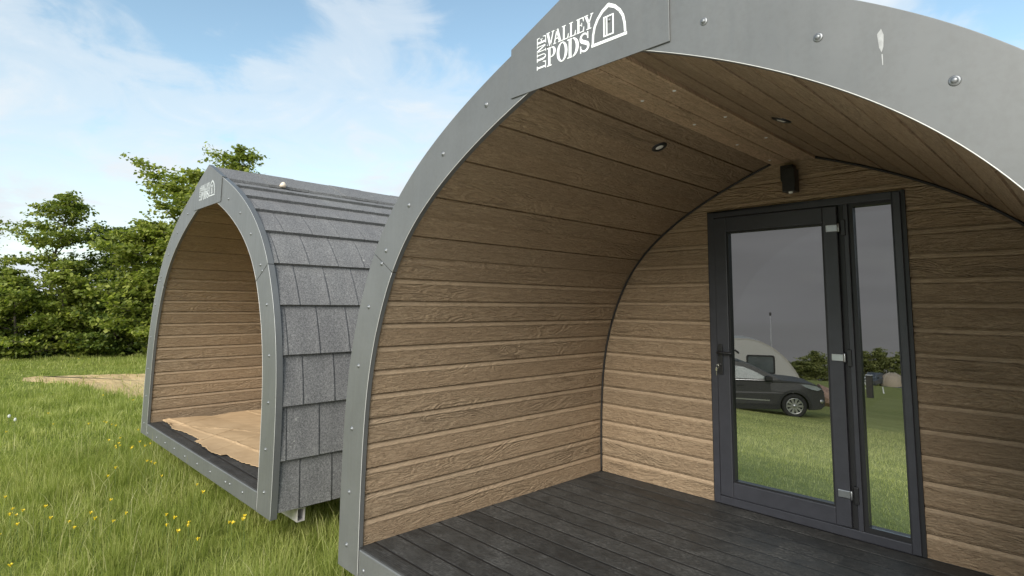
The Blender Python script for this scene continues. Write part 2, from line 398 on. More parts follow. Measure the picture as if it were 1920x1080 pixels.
def make_pod(root, length, T, logo_mat, zb, door=True, screws=(), fascia_scr=()):
    # --- side linings
    for sd in (-1, 1):
        m = MB(); lev = siding_levels(0, s_where_x(.125, 0))
        A = [pt(s, d, sd) for s, d in lev]
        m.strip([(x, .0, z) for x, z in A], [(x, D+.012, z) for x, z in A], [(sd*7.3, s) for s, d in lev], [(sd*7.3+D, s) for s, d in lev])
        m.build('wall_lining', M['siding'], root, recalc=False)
    # ridge boards under the apex
    m = MB(); zr = 2.330
    for x0, x1 in ((-.138, -.003), (.003, .126)):
        b = len(m.v)
        m.prism([(x0, zr+.004), (x0+.006, zr), (x1-.006, zr), (x1, zr+.004), (x1, zr+.03), (x0, zr+.03)], 'y', .004, D+.012)
    for i in range(len(m.f)):
        m.uv[i] = [(m.v[j][1]*1.0+31, m.v[j][0]+20.07) for j in m.f[i]]
    m.box(.132, .146, .004, D+.012, zr-.004, zr+.02)
    rb = m.build('ridge_board', M['ridge'], root)
    if door:
        for x, y in ((-.075, .545), (.10, .536), (-.075, 1.042), (.10, 1.037), (-.082, 1.57), (.10, 1.544), (-.09, 2.07)):
            q = MB(); q.lathe([(0, -.004), (.007, -.003), (.0095, .001)], (x, y, zr), (0, 0, 1), 10); q.build('screw', M['white_vinyl'], rb)
    # --- back wall
    m = MB(); lev = siding_levels(0, 2.42, False)
    fine = []
    for i, (z, d) in enumerate(lev):
        fine.append((z, d))
        if i+1 < len(lev):
            z1, d1 = lev[i+1]; n = int(abs(z1-z)/.02)
            for k in range(1, n): fine.append((z+(z1-z)*k/n, d+(d1-d)*k/n))
    X0, X1, ZT = (-.606, .618, 2.054) if door else (9, 9, -1)
    def wz(z): return float(WF(z)) if z < 2.39 else .012
    fine2 = []
    for i, q in enumerate(fine):
        if i and fine[i-1][0] < ZT < q[0]: fine2 += [(ZT-1e-4, q[1]), (ZT+1e-4, q[1])]
        fine2.append(q)
    for (z0, d0), (z1, d1) in zip(fine2, fine2[1:]):
        w0, w1 = wz(z0), wz(z1)
        def seg(a0, b0, a1, b1):
            m.face([(a0, D+d0, z0), (b0, D+d0, z0), (b1, D+d1, z1), (a1, D+d1, z1)], [(a0+50, z0+1e-5), (b0+50, z0+1e-5), (b1+50, z1), (a1+50, z1)])
        if door and (z0+z1)/2 < ZT:
            seg(-w0, X0, -w1, X0); seg(X1, w0, X1, w1)
        else: seg(-w0, w0, -w1, w1)
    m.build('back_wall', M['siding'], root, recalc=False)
    # outer end wall behind it, with the door opening
    m = MB(); ye = length
    ss = np.linspace(-.1, s_where_x(.0, .2), 60)
    prof = [pt(s, .2, 1) for s in ss]
    zs = np.array([p[1] for p in prof]); ws = np.array([p[0] for p in prof])
    lev = np.unique(np.concatenate([np.linspace(zs[0], zs[-1]-.002, 60), [0.0, 2.07]]))
    for z0, z1 in zip(lev, lev[1:]):
        w0, w1 = np.interp([z0, z1], zs, ws)
        if door and 0 <= z0 and z1 <= 2.07001:
            m.face([(-w0, ye, z0), (-.62, ye, z0), (-.62, ye, z1), (-w1, ye, z1)], [(-w0, z0), (-.62, z0), (-.62, z1), (-w1, z1)])
            m.face([(.63, ye, z0), (w0, ye, z0), (w1, ye, z1), (.63, ye, z1)], [(.63, z0), (w0, z0), (w1, z1), (.63, z1)])
        else: m.face([(-w0, ye, z0), (w0, ye, z0), (w1, ye, z1), (-w1, ye, z1)], [(-w0, z0), (w0, z0), (w1, z1), (-w1, z1)])
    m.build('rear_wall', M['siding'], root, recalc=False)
    if door:
        m = MB(); m.box(-.64, -.613, D+.02, length+.01, .0, 2.1); m.box(.624, .65, D+.02, length+.01, 0, 2.1); m.box(-.613, .624, D+.02, length+.01, 2.07, 2.1)
        m.build('door_reveal', M['upvc'], root)
    # --- beading where lining meets back wall
    for sd in (-1, 1):
        m = MB(); n = 70; s1 = s_where_x(.14, -.008)
        pts = []
        for s in np.linspace(0.0, s1, n):
            x, z = pt(s, -.009, sd); pts.append((x, D-.008, z))
        m.tube(pts, .0078, 8); m.build('edge_beading', M['bead'], root)
    # --- deck boards
    m = MB(); ys = [-.002, .101] + [.251+.15*k-.003 for k in range(0, 13)] + [D+.03]
    y = -.002
    edges = [-.002, .104]
    while edges[-1]+.15 < D+.02: edges.append(edges[-1]+.15)
    edges.append(D+.06)
    for a, b in zip(edges, edges[1:]):
        a += .0082; b -= .0082
        m.prism([(a+.0008, 0), (a, -.0008), (a, -.0021), (b, -.0021), (b, -.0008), (b-.0008, 0)], 'x', -1.62, 1.62)
    m.build('deck_floor', M['deck'], root)
    m = MB(); m.box(-1.7, 1.7, .012, length-.01, zb+.02, -.0025); m.build('floor_frame', M['gasket'], root)
    # --- front trim ring in pieces
    s_cut = 1.575
    cuts = [(zb, s_cut-.002), (s_cut+.002, s_where_x(.22, 0))]
    yf, yb = -.004, .045
    for sd in (-1, 1):
        for (sa, sb) in cuts:
            m = MB(); n = 46
            ss = np.linspace(sa, sb, n)
            I = [pt(s, -.007, sd) for s in ss]; O = [pt(s, T, sd) for s in ss]
            if sb < 2: pass
            Fi = [(x, yf, z) for x, z in I]; Fo = [(x, yf, z) for x, z in O]
            Bi = [(x, yb-.02, z) for x, z in I]; Bo = [(x, yb, z) for x, z in O]
            if sa < 0:   # square foot
                Fo[0] = (Fo[0][0], yf, zb); Bo[0] = (Bo[0][0], yb, zb); Fi[0] = (Fi[0][0], yf, zb); Bi[0] = (Bi[0][0], yb-.02, zb)
            m.strip(Fi, Fo); m.strip(Fo, Bo); m.strip(Bo, Bi); m.strip(Bi, Fi)
            m.face([Fi[0], Fo[0], Bo[0], Bi[0]]); m.face([Fi[-1], Fo[-1], Bo[-1], Bi[-1]])
            tr = m.build('arch_trim', M['trim'], root, bevel=.002)
            for e_, yy_ in ((I, yf),)+(((O, yf),) if not door else ()):
                q = MB(); q.tube([(x, yy_, z) for x, z in e_], .0016 if e_ is I else .0015, 5); q.build('lip_highlight', M['edge'], tr)  # thin lip in a paler colour that paints in the edge highlight
            for (x, z) in screws:
                if x*sd <= 0: continue
                k = np.argmin((_w*sd+0-x)**2*0+ (pt(_arc, T*.5, sd)[0]-x)**2+(pt(_arc, T*.5, sd)[1]-z)**2)
                if not (sa <= _arc[k] < sb): continue
                q = MB(); q.lathe([(.0135, 0), (.0135, .0015), (.011, .003), (.0075, .003), (.0075, .006), (.005, .0082), (0, .0085)], (x, yf, z), (0, -1, 0), 14)
                q.build('screw', M['screw'], tr)
    # gable cap over the apex
    ax, ap = .40, 2.640+(T-.223)*.9+.035
    zc = 2.505+(T-.223)*.6
    m = MB(); m.prism([(-ax, 2.277), (ax, 2.277), (ax, zc), (.0, ap), (-ax, zc)], 'y', -.0105, -.006)
    m.prism([(-ax, zc-.008), (-ax, zc), (0, ap), (ax, zc), (ax, zc-.008), (0, ap-.009)], 'y', -.006, .03)
    cap = m.build('gable_cap', M['trim'], root, bevel=.0012)
    for o_, mm in ((lettering(), 'lettering'), (emblem(), 'pod_emblem')):
        o_.build(mm, logo_mat, cap, recalc=True)
    for x, z in ((.1445, 2.4464), (-.177, 2.4495)):
        q = MB(); q.lathe([(.0075, 0), (.006, .004), (0, .005)], (x, -.0105, z), (0, -1, 0), 12); q.build('rivet', M['screw'], cap)
    # fascia across the front of the deck
    m = MB(); m.prism([(-.006, zb+.004), (-.006, -.012), (-.002, -.006), (.012, -.006), (.012, zb+.004)], 'x', -1.588, 1.588)
    fa = m.build('front_fascia', M['trim'], root, bevel=.0015)
    for x, z in fascia_scr:
        q = MB(); q.lathe([(.011, 0), (.009, .004), (.004, .0065), (0, .007)], (x, -.006, z), (0, -1, 0), 12); q.build('screw', M['screw'], fa)
    # --- tiled roof skin
    rows = [-.10, .245, .61, .945, 1.28, 1.59, 1.88, 2.16, 2.41, 2.68, 2.90, s_where_x(.05, T)]
    for sd in (-1, 1):
        m = MB()
        for r, (sa, sb) in enumerate(zip(rows, rows[1:])):
            sb2 = sb+.01
            y0 = .045; off0 = .205-.25 if r % 2 == 0 else .09-.25
            ed = [y0]; yy = off0
            while yy < length:
                if yy > y0+.02: ed.append(yy)
                yy += .2485
            ed.append(length)
            for ya, yb_ in zip(ed, ed[1:]):
                jit = random.uniform(-.0004, .0004); bow = random.uniform(-.001, .0015); tilt = random.uniform(-.0005, .0005)
                yv = [ya+.0005, ya+.005, ya+.014, (ya+yb_)/2, yb_-.012, yb_-.004, yb_-.0005]
                hv = [-.003, .001, .0025, .003+bow, .004, .0065, -.001]
                tv = [0, .02, .35, .7, 1]
                g = []
                for q in tv:
                    s = sa+(sb2-sa)*q; lift = .030*(1-q)+.003*q
                    row = []
                    for yq, hq in zip(yv, hv):
                        x, z = pt(s, T-.036+lift+hq+jit+tilt*(yq-ya)/.25, sd); row.append((x, yq, z))
                    g.append(row)
                m.grid(g, smooth=True)
                # butt edge
                lo = [pt(sa, T-.052, sd) for _ in yv]
                m.strip([(x, yq, z) for (x, z), yq in zip(lo, yv)], g[0], smooth=False)
                low2 = []
        # backing skin so nothing shows through the seams
        ss = np.linspace(-.1, rows[-1], 50); A = [pt(s, T-.046, sd) for s in ss]
        m.strip([(x, .044, z) for x, z in A], [(x, length, z) for x, z in A], smooth=True)
        m.build('roof_tiles', M['tile'], root, merge=False, recalc=False)
    # ridge cap
    m = MB()
    n = 1 + int(length/.4)
    for k in range(n):
        ya = .03+k*.4; yb_ = min(length, ya+.4)
        if yb_-ya < .05: continue
        e = 0.004*(k % 2)
        za, zb2 = ap-.012+e, zc-.01+e
        ex = ax-.005
        pr = [(-ex, zb2-.028), (-ex, zb2), (0, za), (ex, zb2), (ex, zb2-.028), (0, za-.03)]
        m.prism(pr, 'y', ya, yb_-.003)
    m.build('ridge_cap', M['tile'], root, bevel=.003)
    # underframe
    for y in (.24, length*.5, length-.3):
        m = MB(); y0, y1, z0, z1 = y-.03, y+.03, zb-.075, zb+.02
        t_ = .006
        m.box(-1.80, 1.80, y0, y1, z0, z0+t_); m.box(-1.80, 1.80, y0, y1, z1-t_, z1); m.box(-1.80, 1.80, y0, y0+t_, z0+t_, z1-t_); m.box(-1.80, 1.80, y1-t_, y1, z0+t_, z1-t_)
        m.build('cross_beam', M['steel'], root)
    for x in (-1.05, 1.05):
        m = MB(); m.prism([(1.0, -.405), (length-.35, -.405), (length-.15, -.33), (length-.15, zb-.075), (.8, zb-.075), (.8, -.33)], 'x', x-.05, x+.05)
        m.build('skid', M['steel'], root)

# ------------------------------------------------------------------ lettering (serif, drawn letter by letter)
YL0, YL1 = -.0118, -.0104
def ribbon(m, outer, inner, close=False):
    n = len(outer)
    F0 = [(x, YL0, z) for x, z in outer]; F1 = [(x, YL0, z) for x, z in inner]
    B0 = [(x, YL1, z) for x, z in outer]; B1 = [(x, YL1, z) for x, z in inner]
    m.strip(F0, F1, close=close); m.strip(B0, F0, close=close); m.strip(F1, B1, close=close)
def quad(m, *p): m.prism(list(p), 'y', YL0, YL1)
def glyph(ch):
    """polygons in a unit box: ('q', corners) or ('r', outer, inner, close)"""
    G = []
    def bar(x0, x1, z0, z1): G.append(('q', [(x0, z0), (x1, z0), (x1, z1), (x0, z1)]))
    def dia(a, b, w): G.append(('q', [(a[0]-w/2, a[1]), (b[0]-w/2, b[1]), (b[0]+w/2, b[1]), (a[0]+w/2, a[1])]))
    sf = .055
    if ch == 'L':
        bar(.16, .38, sf, 1-sf); bar(0, .56, 1-sf, 1); bar(0, .95, 0, sf); G.append(('q', [(.80, sf), (.95, sf), (1, .34), (.93, .34)]))
    elif ch == 'V':
        dia((.5, 0), (.16, 1-sf), .24); dia((.5, 0), (.84, 1-sf), .11); bar(0, .42, 1-sf, 1); bar(.66, 1, 1-sf, 1)
    elif ch == 'A':
        dia((.46, 1), (.80, sf), .24); dia((.46, 1), (.14, sf), .11); bar(0, .34, 0, sf); bar(.58, 1, 0, sf); bar(.28, .66, .30, .37)
    elif ch == 'E':
        bar(.14, .38, sf, 1-sf); bar(0, .92, 1-sf, 1); bar(0, .96, 0, sf); bar(.38, .70, .48, .54)
        G.append(('q', [(.80, 1-sf), (.92, 1-sf), (.94, .70), (.88, .70)])); G.append(('q', [(.82, sf), (.96, sf), (1, .33), (.93, .33)])); bar(.65, .72, .38, .64)
    elif ch == 'Y':
        dia((.48, .42), (.18, 1-sf), .25); dia((.52, .42), (.86, 1-sf), .11); bar(.39, .62, sf, .46); bar(.24, .78, 0, sf); bar(0, .42, 1-sf, 1); bar(.68, 1, 1-sf, 1)
    elif ch == 'N':
        bar(.14, .23, sf, 1-sf); bar(.78, .87, .0, 1-sf); G.append(('q', [(.10, 1), (.34, 1), (.88, 0), (.76, 0)])); bar(0, .36, 0, sf); bar(.64, 1, 1-sf, 1); bar(0, .16, 1-sf, 1)
    elif ch == 'U':
        bar(.14, .36, .34, 1-sf); bar(.74, .84, .34, 1-sf); bar(0, .5, 1-sf, 1); bar(.6, 1, 1-sf, 1)
        o = []; i = []
        for k in range(15):
            a = math.pi*(1+k/14); o.append((.49+.35*math.cos(a), .34+.34*math.sin(a)))
            i.append((.55+.19*math.cos(a), .34+.27*math.sin(a)))
        G.append(('r', o, i, False))
    elif ch == 'P':
        bar(.15, .38, sf, 1-sf); bar(0, .52, 0, sf); bar(0, .6, 1-sf, 1)
        o = []; i = []
        for k in range(19):
            a = math.pi/2-math.pi*k/18; o.append((.56+.42*math.cos(a), .725+.275*math.sin(a))); i.append((.52+.22*math.cos(a), .725+.22*math.sin(a)))
        G.append(('r', o, i, False)); bar(.36, .57, .45, .505)
    elif ch == 'O':
        o = []; i = []
        for k in range(36):
            a = 2*math.pi*k/36; o.append((.5+.5*math.cos(a), .5+.52*math.sin(a))); i.append((.5+.27*math.cos(a), .5+.46*math.sin(a)))
        G.append(('r', o, i, True))
    elif ch == 'D':
        bar(.13, .36, sf, 1-sf); bar(0, .5, 0, sf); bar(0, .5, 1-sf, 1)
        o = []; i = []
        for k in range(25):
            a = math.pi/2-math.pi*k/24; o.append((.45+.55*math.cos(a), .5+.5*math.sin(a))); i.append((.42+.33*math.cos(a), .5+.445*math.sin(a)))
        G.append(('r', o, i, False))
    elif ch == 'S':
        o = []; i = []
        pts = []
        for k in range(20):
            a = R(20)+R(215)*k/19; pts.append((.47+.36*math.cos(a), .745+.205*math.sin(a), a))
        for k in range(1, 20):
            a = R(55)-R(215)*k/19; pts.append((.51+.39*math.cos(a), .265+.215*math.sin(a), a))
        P2 = [(x, z) for x, z, a in pts]
        for k, (x, z) in enumerate(P2):
            x0, z0 = P2[max(k-1, 0)]; x1, z1 = P2[min(k+1, len(P2)-1)]
            l = math.hypot(x1-x0, z1-z0); nx, nz = -(z1-z0)/l, (x1-x0)/l
            u = k/(len(P2)-1); w = .05+.075*math.exp(-((u-.5)/.22)**2)
            o.append((x+nx*w*1.15, z+nz*w*.8)); i.append((x-nx*w*1.15, z-nz*w*.8))
        G.append(('r', o, i, False)); bar(.80, .90, .66, 1.0); bar(.04, .14, 0, .36)
    return G
def put(m, ch, x0, x1, z0, z1, rot=False):
    def T(q):
        if rot: return (x0+(1-q[1])*(x1-x0), z0+q[0]*(z1-z0))   # reads upwards
        return (x0+q[0]*(x1-x0), z0+q[1]*(z1-z0))
    for g in glyph(ch):
        if g[0] == 'q': quad(m, *[T(q) for q in g[1]])
        else: ribbon(m, [T(q) for q in g[1]], [T(q) for q in g[2]], g[3])
def lettering():
    m = MB()
    for ch, z0, z1 in (('L', 2.3575, 2.391), ('U', 2.393, 2.430), ('N', 2.432, 2.467), ('E', 2.469, 2.503)):
        put(m, ch, -.2365, -.185, z0, z1, True)
    for ch, x0, x1 in (('V', -.1815, -.137), ('A', -.143, -.096), ('L', -.0945, -.0585), ('L', -.0555, -.0205), ('E', -.017, .0225), ('Y', .0235, .068)):
        put(m, ch, x0, x1, 2.445, 2.506)
    for ch, x0, x1 in (('P', -.178, -.1285), ('O', -.1225, -.0655), ('D', -.0655, -.0055), ('S', .0, .0475)):
        put(m, ch, x0, x1, 2.3575, 2.4385)
    return m
def emblem():
    m = MB()
    quad(m, (.0590, 2.3635), (.2250, 2.3625), (.2250, 2.3735), (.0590, 2.3755))
    lo = [(.0605, 2.3760), (.0625, 2.41), (.0700, 2.445), (.0850, 2.473), (.1090, 2.499), (.1402, 2.5175)]
    li = [(.0700, 2.3760), (.0720, 2.41), (.0795, 2.441), (.0940, 2.466), (.1150, 2.487), (.1405, 2.5000)]
    cx = .1412
    ro = [(2*cx-x, z) for x, z in lo]; ri = [(2*cx-x, z) for x, z in li]
    ribbon(m, lo, li); ribbon(m, ro, ri)
    a, b, c, d, w = .1170, .1655, 2.3862, 2.4675, .0055
    quad(m, (a, c), (a+w, c), (a+w, d), (a, d)); quad(m, (b-w, c), (b, c), (b, d), (b-w, d))
    quad(m, (a+w, c), (b-w, c), (b-w, c+w), (a+w, c+w)); quad(m, (a+w, d-w), (b-w, d-w), (b-w, d), (a+w, d))
    quad(m, (.1290, c+w), (.1355, c+w), (.1355, d-w), (.1290, d-w))
    return m

# ------------------------------------------------------------------ the two pods
scr1 = [(-1.735, -.0225), (-1.728, .271), (-1.7257, .6276), (-1.676, .9928), (-1.5845, 1.3369), (-1.4577, 1.5829), (-1.4168, 1.6556), (-1.1988, 1.8895), (-.9021, 2.1186), (-.5729, 2.294)]
scr1 += [(.5257, 2.3042), (.8716, 2.1296), (1.1729, 1.9153)] + [(-x, z) for x, z in scr1[:7]]
fs = [(-1.535, -.10), (-1.168, -.084), (-.829, -.081), (-.499, -.078), (-.147, -.085), (.224, -.081), (.576, -.076), (.951, -.078), (1.051, -.071), (1.323, -.072)]
pod = thing('camping_pod', 'large open-fronted camping pod with glazed door, wall lamp and black timber deck', 'camping pod', (0, 0, 0))
make_pod(pod, D+.10, .223, M['white_vinyl'], -.157, True, scr1, fs)
q = MB()
for pts in ([(1.016, 2.088), (1.026, 2.10), (1.031, 2.082), (1.029, 2.05), (1.024, 2.035), (1.019, 2.05)], [(1.0235, 2.03), (1.0265, 2.03), (1.0258, 2.0), (1.0242, 2.0)]):
    q.prism(pts, 'y', -.0052, -.0042)
trs = [o for o in pod.children if o.name.startswith('arch_trim')]
q.build('dried_splash', M['dropping'], trs[-1])

scr2 = [(.91, 2.117), (.60, 2.275), (1.179, 1.915), (1.418, 1.653), (1.462, 1.604), (1.584, 1.346), (1.68, .974), (1.709, .641), (1.706, .313), (1.719, .019)]
scr2 += [(-.609, 2.269), (-.944, 2.101), (-1.237, 1.88), (-1.465, 1.642), (-1.505, 1.593), (-1.627, 1.323), (-1.72, .948), (-1.735, .588), (-1.735, .28), (-1.735, -.019)]
YAW2 = -.01397; P2 = (-4.5785, -.0714, -.006)
pod2 = thing('camping_pod', 'smaller open-fronted camping pod with cardboard on its floor, standing in long grass', 'camping pod', P2, -YAW2)
make_pod(pod2, 5.3, .240, M['worn_vinyl'], -.142, False, scr2, fs)
def to2(x, y, z):
    c, s = math.cos(-YAW2), math.sin(-YAW2)
    return (P2[0]+c*x-s*y, P2[1]+s*x+c*y, P2[2]+z)

# ------------------------------------------------------------------ door and frame of the large pod
Y0 = D-.03
def frame_piece(m, x0, x1, z0, z1, y0, y1, ch=.006):
    m.box(x0, x1, y0, y1, z0, z1)
m = MB()
f0, f1 = D-.028, D+.055
FX0, FX1, FZ0, FZ1 = -.602, .599, .006, 2.040
m.box(FX0, -.556, f0, f1, FZ0, FZ1); m.box(.556, FX1, f0, f1, FZ0, FZ1)
m.box(-.556, .556, f0, f1, 2.002, FZ1); m.box(-.556, .556, f0, f1, FZ0, .058)
m.box(.294, .322, f0-.002, f1, .058, 2.002)
fr = m.build('door_frame', M['upvc'], pod, bevel=.004)
m = MB()     # glazing bead round the side pane
m.box(.322, .345, f0+.016, f1-.01, .058, 2.002); m.box(.549, .556, f0+.012, f1-.01, .058, 2.002); m.box(.345, .549, f0+.012, f1-.01, .058, .086); m.box(.345, .549, f0+.012, f1-.01, 1.982, 2.002)
m.build('glazing_bead', M['gasket'], fr)
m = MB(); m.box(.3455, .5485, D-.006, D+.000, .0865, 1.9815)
m.build('side_pane', M['glass'], fr)
m = MB()     # black sealant line round the frame
e = .013
m.box(FX0-e, FX0, D-.006, D+.02, 0.002, FZ1+e); m.box(FX1, FX1+.021, D-.014, D+.02, 0.002, FZ1+e); m.box(FX0, FX1, D-.006, D+.02, FZ1, FZ1+e)
m.build('frame_seal', M['gasket'], fr)
m = MB(); d0, d1 = D-.040, D+.03
LX0, LX1, LZ0, LZ1 = -.549, .262, .066, 1.994
g0, g1, h0, h1 = -.458, .178, .166, 1.892
m.box(LX0, g0, d0, d1, LZ0, LZ1); m.box(g1, LX1, d0, d1, LZ0, LZ1); m.box(g0, g1, d0, d1, LZ0, h0); m.box(g0, g1, d0, d1, h1, LZ1)
dr = m.build('door', M['upvc'], pod, bevel=.005)
m = MB(); b_ = .010
m.box(g0, g0+b_, d0+.012, d1-.01, h0, h1); m.box(g1-b_, g1, d0+.012, d1-.01, h0, h1); m.box(g0+b_, g1-b_, d0+.012, d1-.01, h0, h0+b_); m.box(g0+b_, g1-b_, d0+.012, d1-.01, h1-b_, h1)
m.build('glazing_bead', M['gasket'], dr)
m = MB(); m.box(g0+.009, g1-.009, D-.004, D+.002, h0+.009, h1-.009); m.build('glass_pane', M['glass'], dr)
m = MB(); m.box(LX1, .294, f0+.020, D+.02, .06, 2.0); m.box(LX0-.007, LX0, f0+.014, D+.02, .06, 2.0); m.box(LX0, LX1, f0+.014, D+.02, LZ1, 2.002); m.box(LX0, LX1, f0+.014, D+.02, .058, LZ0)
m.build('door_seal', M['gasket'], dr)
for z in (1.855, 1.058, .256):
    h = MB(); h.box(.198, .266, d0-.012, d0, z-.022, z+.022); h.tube([(.272, d0-.010, z-.026), (.272, d0-.010, z+.026)], .009, 12)
    ho = h.build('hinge', M['chrome'], dr, bevel=.003)
    h = MB(); h.box(.280, .306, f0-.012, f0+.02, z-.050, z+.050); h.build('hinge_plate', M['black'], dr, bevel=.003)
m = MB(); pl = [(-.536+ .0, .886), (-.506, .886), (-.504, .90), (-.504, 1.086), (-.508, 1.096), (-.534, 1.096), (-.538, 1.086), (-.538, .90)]
m.prism(pl, 'y', d0-.011, d0)
m.lathe([(.011, 0), (.011, .04), (.0, .042)], (-.521, d0-.011, 1.040), (0, -1, 0), 12)
m.tube([(-.524, d0-.044, 1.040), (-.50, d0-.047, 1.040), (-.42, d0-.044, 1.038)], .0095, 10)
m.lathe([(.0, .0), (.010, .0), (.010, .006), (0, .007)], (-.521, d0-.011, .955), (0, -1, 0), 12)
m.build('door_handle', M['black'], dr, bevel=.002)
kt = thing('door_keys', 'small bunch of silver keys hanging from the lock of the glazed door', 'keys', (-.521, d0-.018, .955))
m = MB(); m.box(-.0015, .0015, -.024, 0, -.008, .008); m.lathe([(.011, -.0012), (.011, .0012), (.004, .0012)], (0, -.032, 0), (1, 0, 0), 14); m.build('key', M['brass'], kt)
m = MB(); m.tube([(.0, -.034+.0*k, 0) for k in range(1)] + [(0.010*math.sin(a), -.034, -.012+.011*math.cos(a)) for a in np.linspace(.2, 2*math.pi-.2, 18)], .0013, 6); m.build('key_ring', M['brass'], kt)
m = MB(); m.box(-.010, -.007, -.037, -.034, -.072, -.022); m.box(-.014, -.003, -.0375, -.0335, -.04, -.022); m.build('hanging_key', M['brass'], kt)

# wall lamp
wl = thing('wall_lamp', 'black up-and-down spot lamp fixed to the siding above the glazed door', 'wall lamp', (.0, D, 2.19))
m = MB(); m.box(-.060, .022, -.062, .004, .005, .110); m.build('mounting_box', M['black'], wl, bevel=.004)
m = MB(); m.box(-.034, .046, -.108, -.028, -.078, .075)
m.build('lamp_body', M['black'], wl, bevel=.004)
m = MB(); m.lathe([(0, -.092), (.011, -.089), (.015, -.082), (.015, -.077)], (.012, -.085, 0), (0, 0, 1), 16); m.build('bulb', M['lens'], wl)
# recessed spots in the ceiling linings
for sd, s, y, lab in ((-1, 2.859, 1.109, 'round black recessed spotlight in the smooth left ceiling slope, facing the right slope'), (1, 2.820, 1.058, 'round black recessed spotlight among the dark board grooves of the right ceiling slope')):
    x, z = pt(s, 0, sd); a = np.interp(s, _arc, _nx)*sd; b = np.interp(s, _arc, _nz)
    t_ = thing('ceiling_spotlight', lab, 'spotlight', (x, y, z), 0, 'recessed ceiling spotlights')
    n_ = Vector((-a, 0, -b))
    m = MB(); m.lathe([(.0235, -.006), (.0235, .006), (.030, .0075), (.042, .006), (.046, .002), (.046, -.006)], (0, 0, 0), n_, 28); m.build('bezel', M['black'], t_)
    m = MB(); m.lathe([(0, .0075), (.016, .0072), (.0235, .004)], (0, 0, 0), n_, 20); m.build('lens', M['lens'], t_)

# ------------------------------------------------------------------ cardboard and foam on the small pod
fe = [(-1.57, .145), (-1.428, .137), (-1.21, .125), (-1.017, .105), (-.88, .14), (-.764, .158), (-.50, .168), (-.26, .172), (-.289, .114), (-.112, .119), (.10, .10), (.293, .086), (.431, .116), (.44, .165), (.60, .165), (.763, .173), (.948, .197), (1.034, .222), (1.25, .21), (1.42, .24)]
be = [(-1.575, .150), (-1.508, .373), (-1.468, .631), (-1.48, .995), (-1.50, 1.234), (-1.35, 1.36), (-.8, 1.40), (0, 1.37), (.8, 1.42), (1.42, 1.40)]
def resample(pl, n):
    pl = np.array(pl); d = np.r_[0, np.cumsum(np.hypot(*np.diff(pl, axis=0).T))]; t = np.linspace(0, d[-1], n)
    return np.stack([np.interp(t, d, pl[:, 0]), np.interp(t, d, pl[:, 1])], 1)
fe_ = resample(fe, 150); fe_[:, 1] += np.random.default_rng(4).normal(0, .006, 150); be_ = resample(be, 150); g = []
def wob(x, y):
    tri = lambda t, p: abs((t/p) % 1-.5)*2
    return .012*tri(y-.13*x+.1, .62)+.010*tri(x*.93+y*.5, 1.15)+.009*max(0, 1-abs(((y-.10*x+.05) % .83)-.40)/.02)+.010*max(0, 1-abs(((x+.55*y) % 1.31)-.3)/.025)+.006*max(0, 1-abs(((x*.5-y+.2) % 1.07)-.5)/.018)+.0015*math.sin(37*x-11*y)*math.sin(17*y)
for k in range(70):
    u = k/69; row = []
    for a, b in zip(fe_, be_):
        x = a[0]*(1-u)+b[0]*u; y = a[1]*(1-u)+b[1]*u
        curl = .022*math.exp(-u*22)*max(0, 1-abs(x+1.25)/.35)+.010*math.exp(-u*30)*max(0, 1-abs(x-.2)/.3)
        row.append((x, y, .014+wob(x, y)*min(1, u*4+.15)+curl))
    g.append(row)
m = MB(); m.grid(g, smooth=False)
cb = m.build('cardboard_sheet', M['card']); cb.location = P2; cb.rotation_euler = (0, 0, -YAW2)
sol = cb.modifiers.new('thickness', 'SOLIDIFY'); sol.thickness = .005
tag(cb, 'crumpled sheet of torn brown cardboard lying on the floor of the smaller pod', 'cardboard sheet')
m = MB(); rng = random.Random(3)
rows = []
for i, (r, h) in enumerate([(.004, -.02), (.026, -.018), (.030, 0), (.027, .018), (.016, .03), (.003, .034)]):
    rows.append([((r+rng.uniform(-.005, .005))*1.3*math.cos(a), (r+rng.uniform(-.005, .005))*math.sin(a), h+rng.uniform(-.003, .003)) for a in np.linspace(0, 2*math.pi, 9)[:-1]])
for a, b in zip(rows, rows[1:]): m.strip(a, b, close=True, smooth=True)
fo = m.build('foam_scrap', M['foam']); fo.location = to2(.402, .553, 2.513)
tag(fo, 'small pale scrap of packing foam caught under the ridge cap of the smaller pod', 'foam scrap')

# ------------------------------------------------------------------ terrain
def terrain(x, y):
    x = np.asarray(x, float); y = np.asarray(y, float)
    t = np.clip(y-4.6, 0, None); f = .126*np.minimum(t, 13)+.098*np.clip(t-13, 0, None)
    f = f*np.clip(t/1.5, 0, 1)
    g_ = .16*np.clip(-25.5-x, 0, None)
    un = .012*np.sin(x*1.3+y*.7)+.012*np.sin(y*1.9-x*.4)
    return -.40-f-g_+un*np.clip((-x-2)/3, 0, 1)
def axis_pts(segs):
    o = []
    for a, b, s in segs: o += list(np.arange(a, b, s))
    return np.array(o+[segs[-1][1]])
ax_ = axis_pts([(-620, -120, 50), (-120, -40, 8), (-40, -12, 1), (-12, 3, .5), (3, 40, 4), (40, 240, 40), (240, 620, 95)])
ay_ = axis_pts([(-620, -120, 50), (-120, -20, 10), (-20, -4, 2), (-4, 8, .4), (8, 40, 1.5), (40, 140, 6), (140, 700, 40)])
XX, YY = np.meshgrid(ax_, ay_); ZZ = terrain(XX, YY)
m = MB(); m.grid([[(XX[i, j], YY[i, j], ZZ[i, j]) for j in range(len(ax_))] for i in range(len(ay_))])
tag(m.build('ground', M['ground'], merge=False, recalc=False), kind='structure')
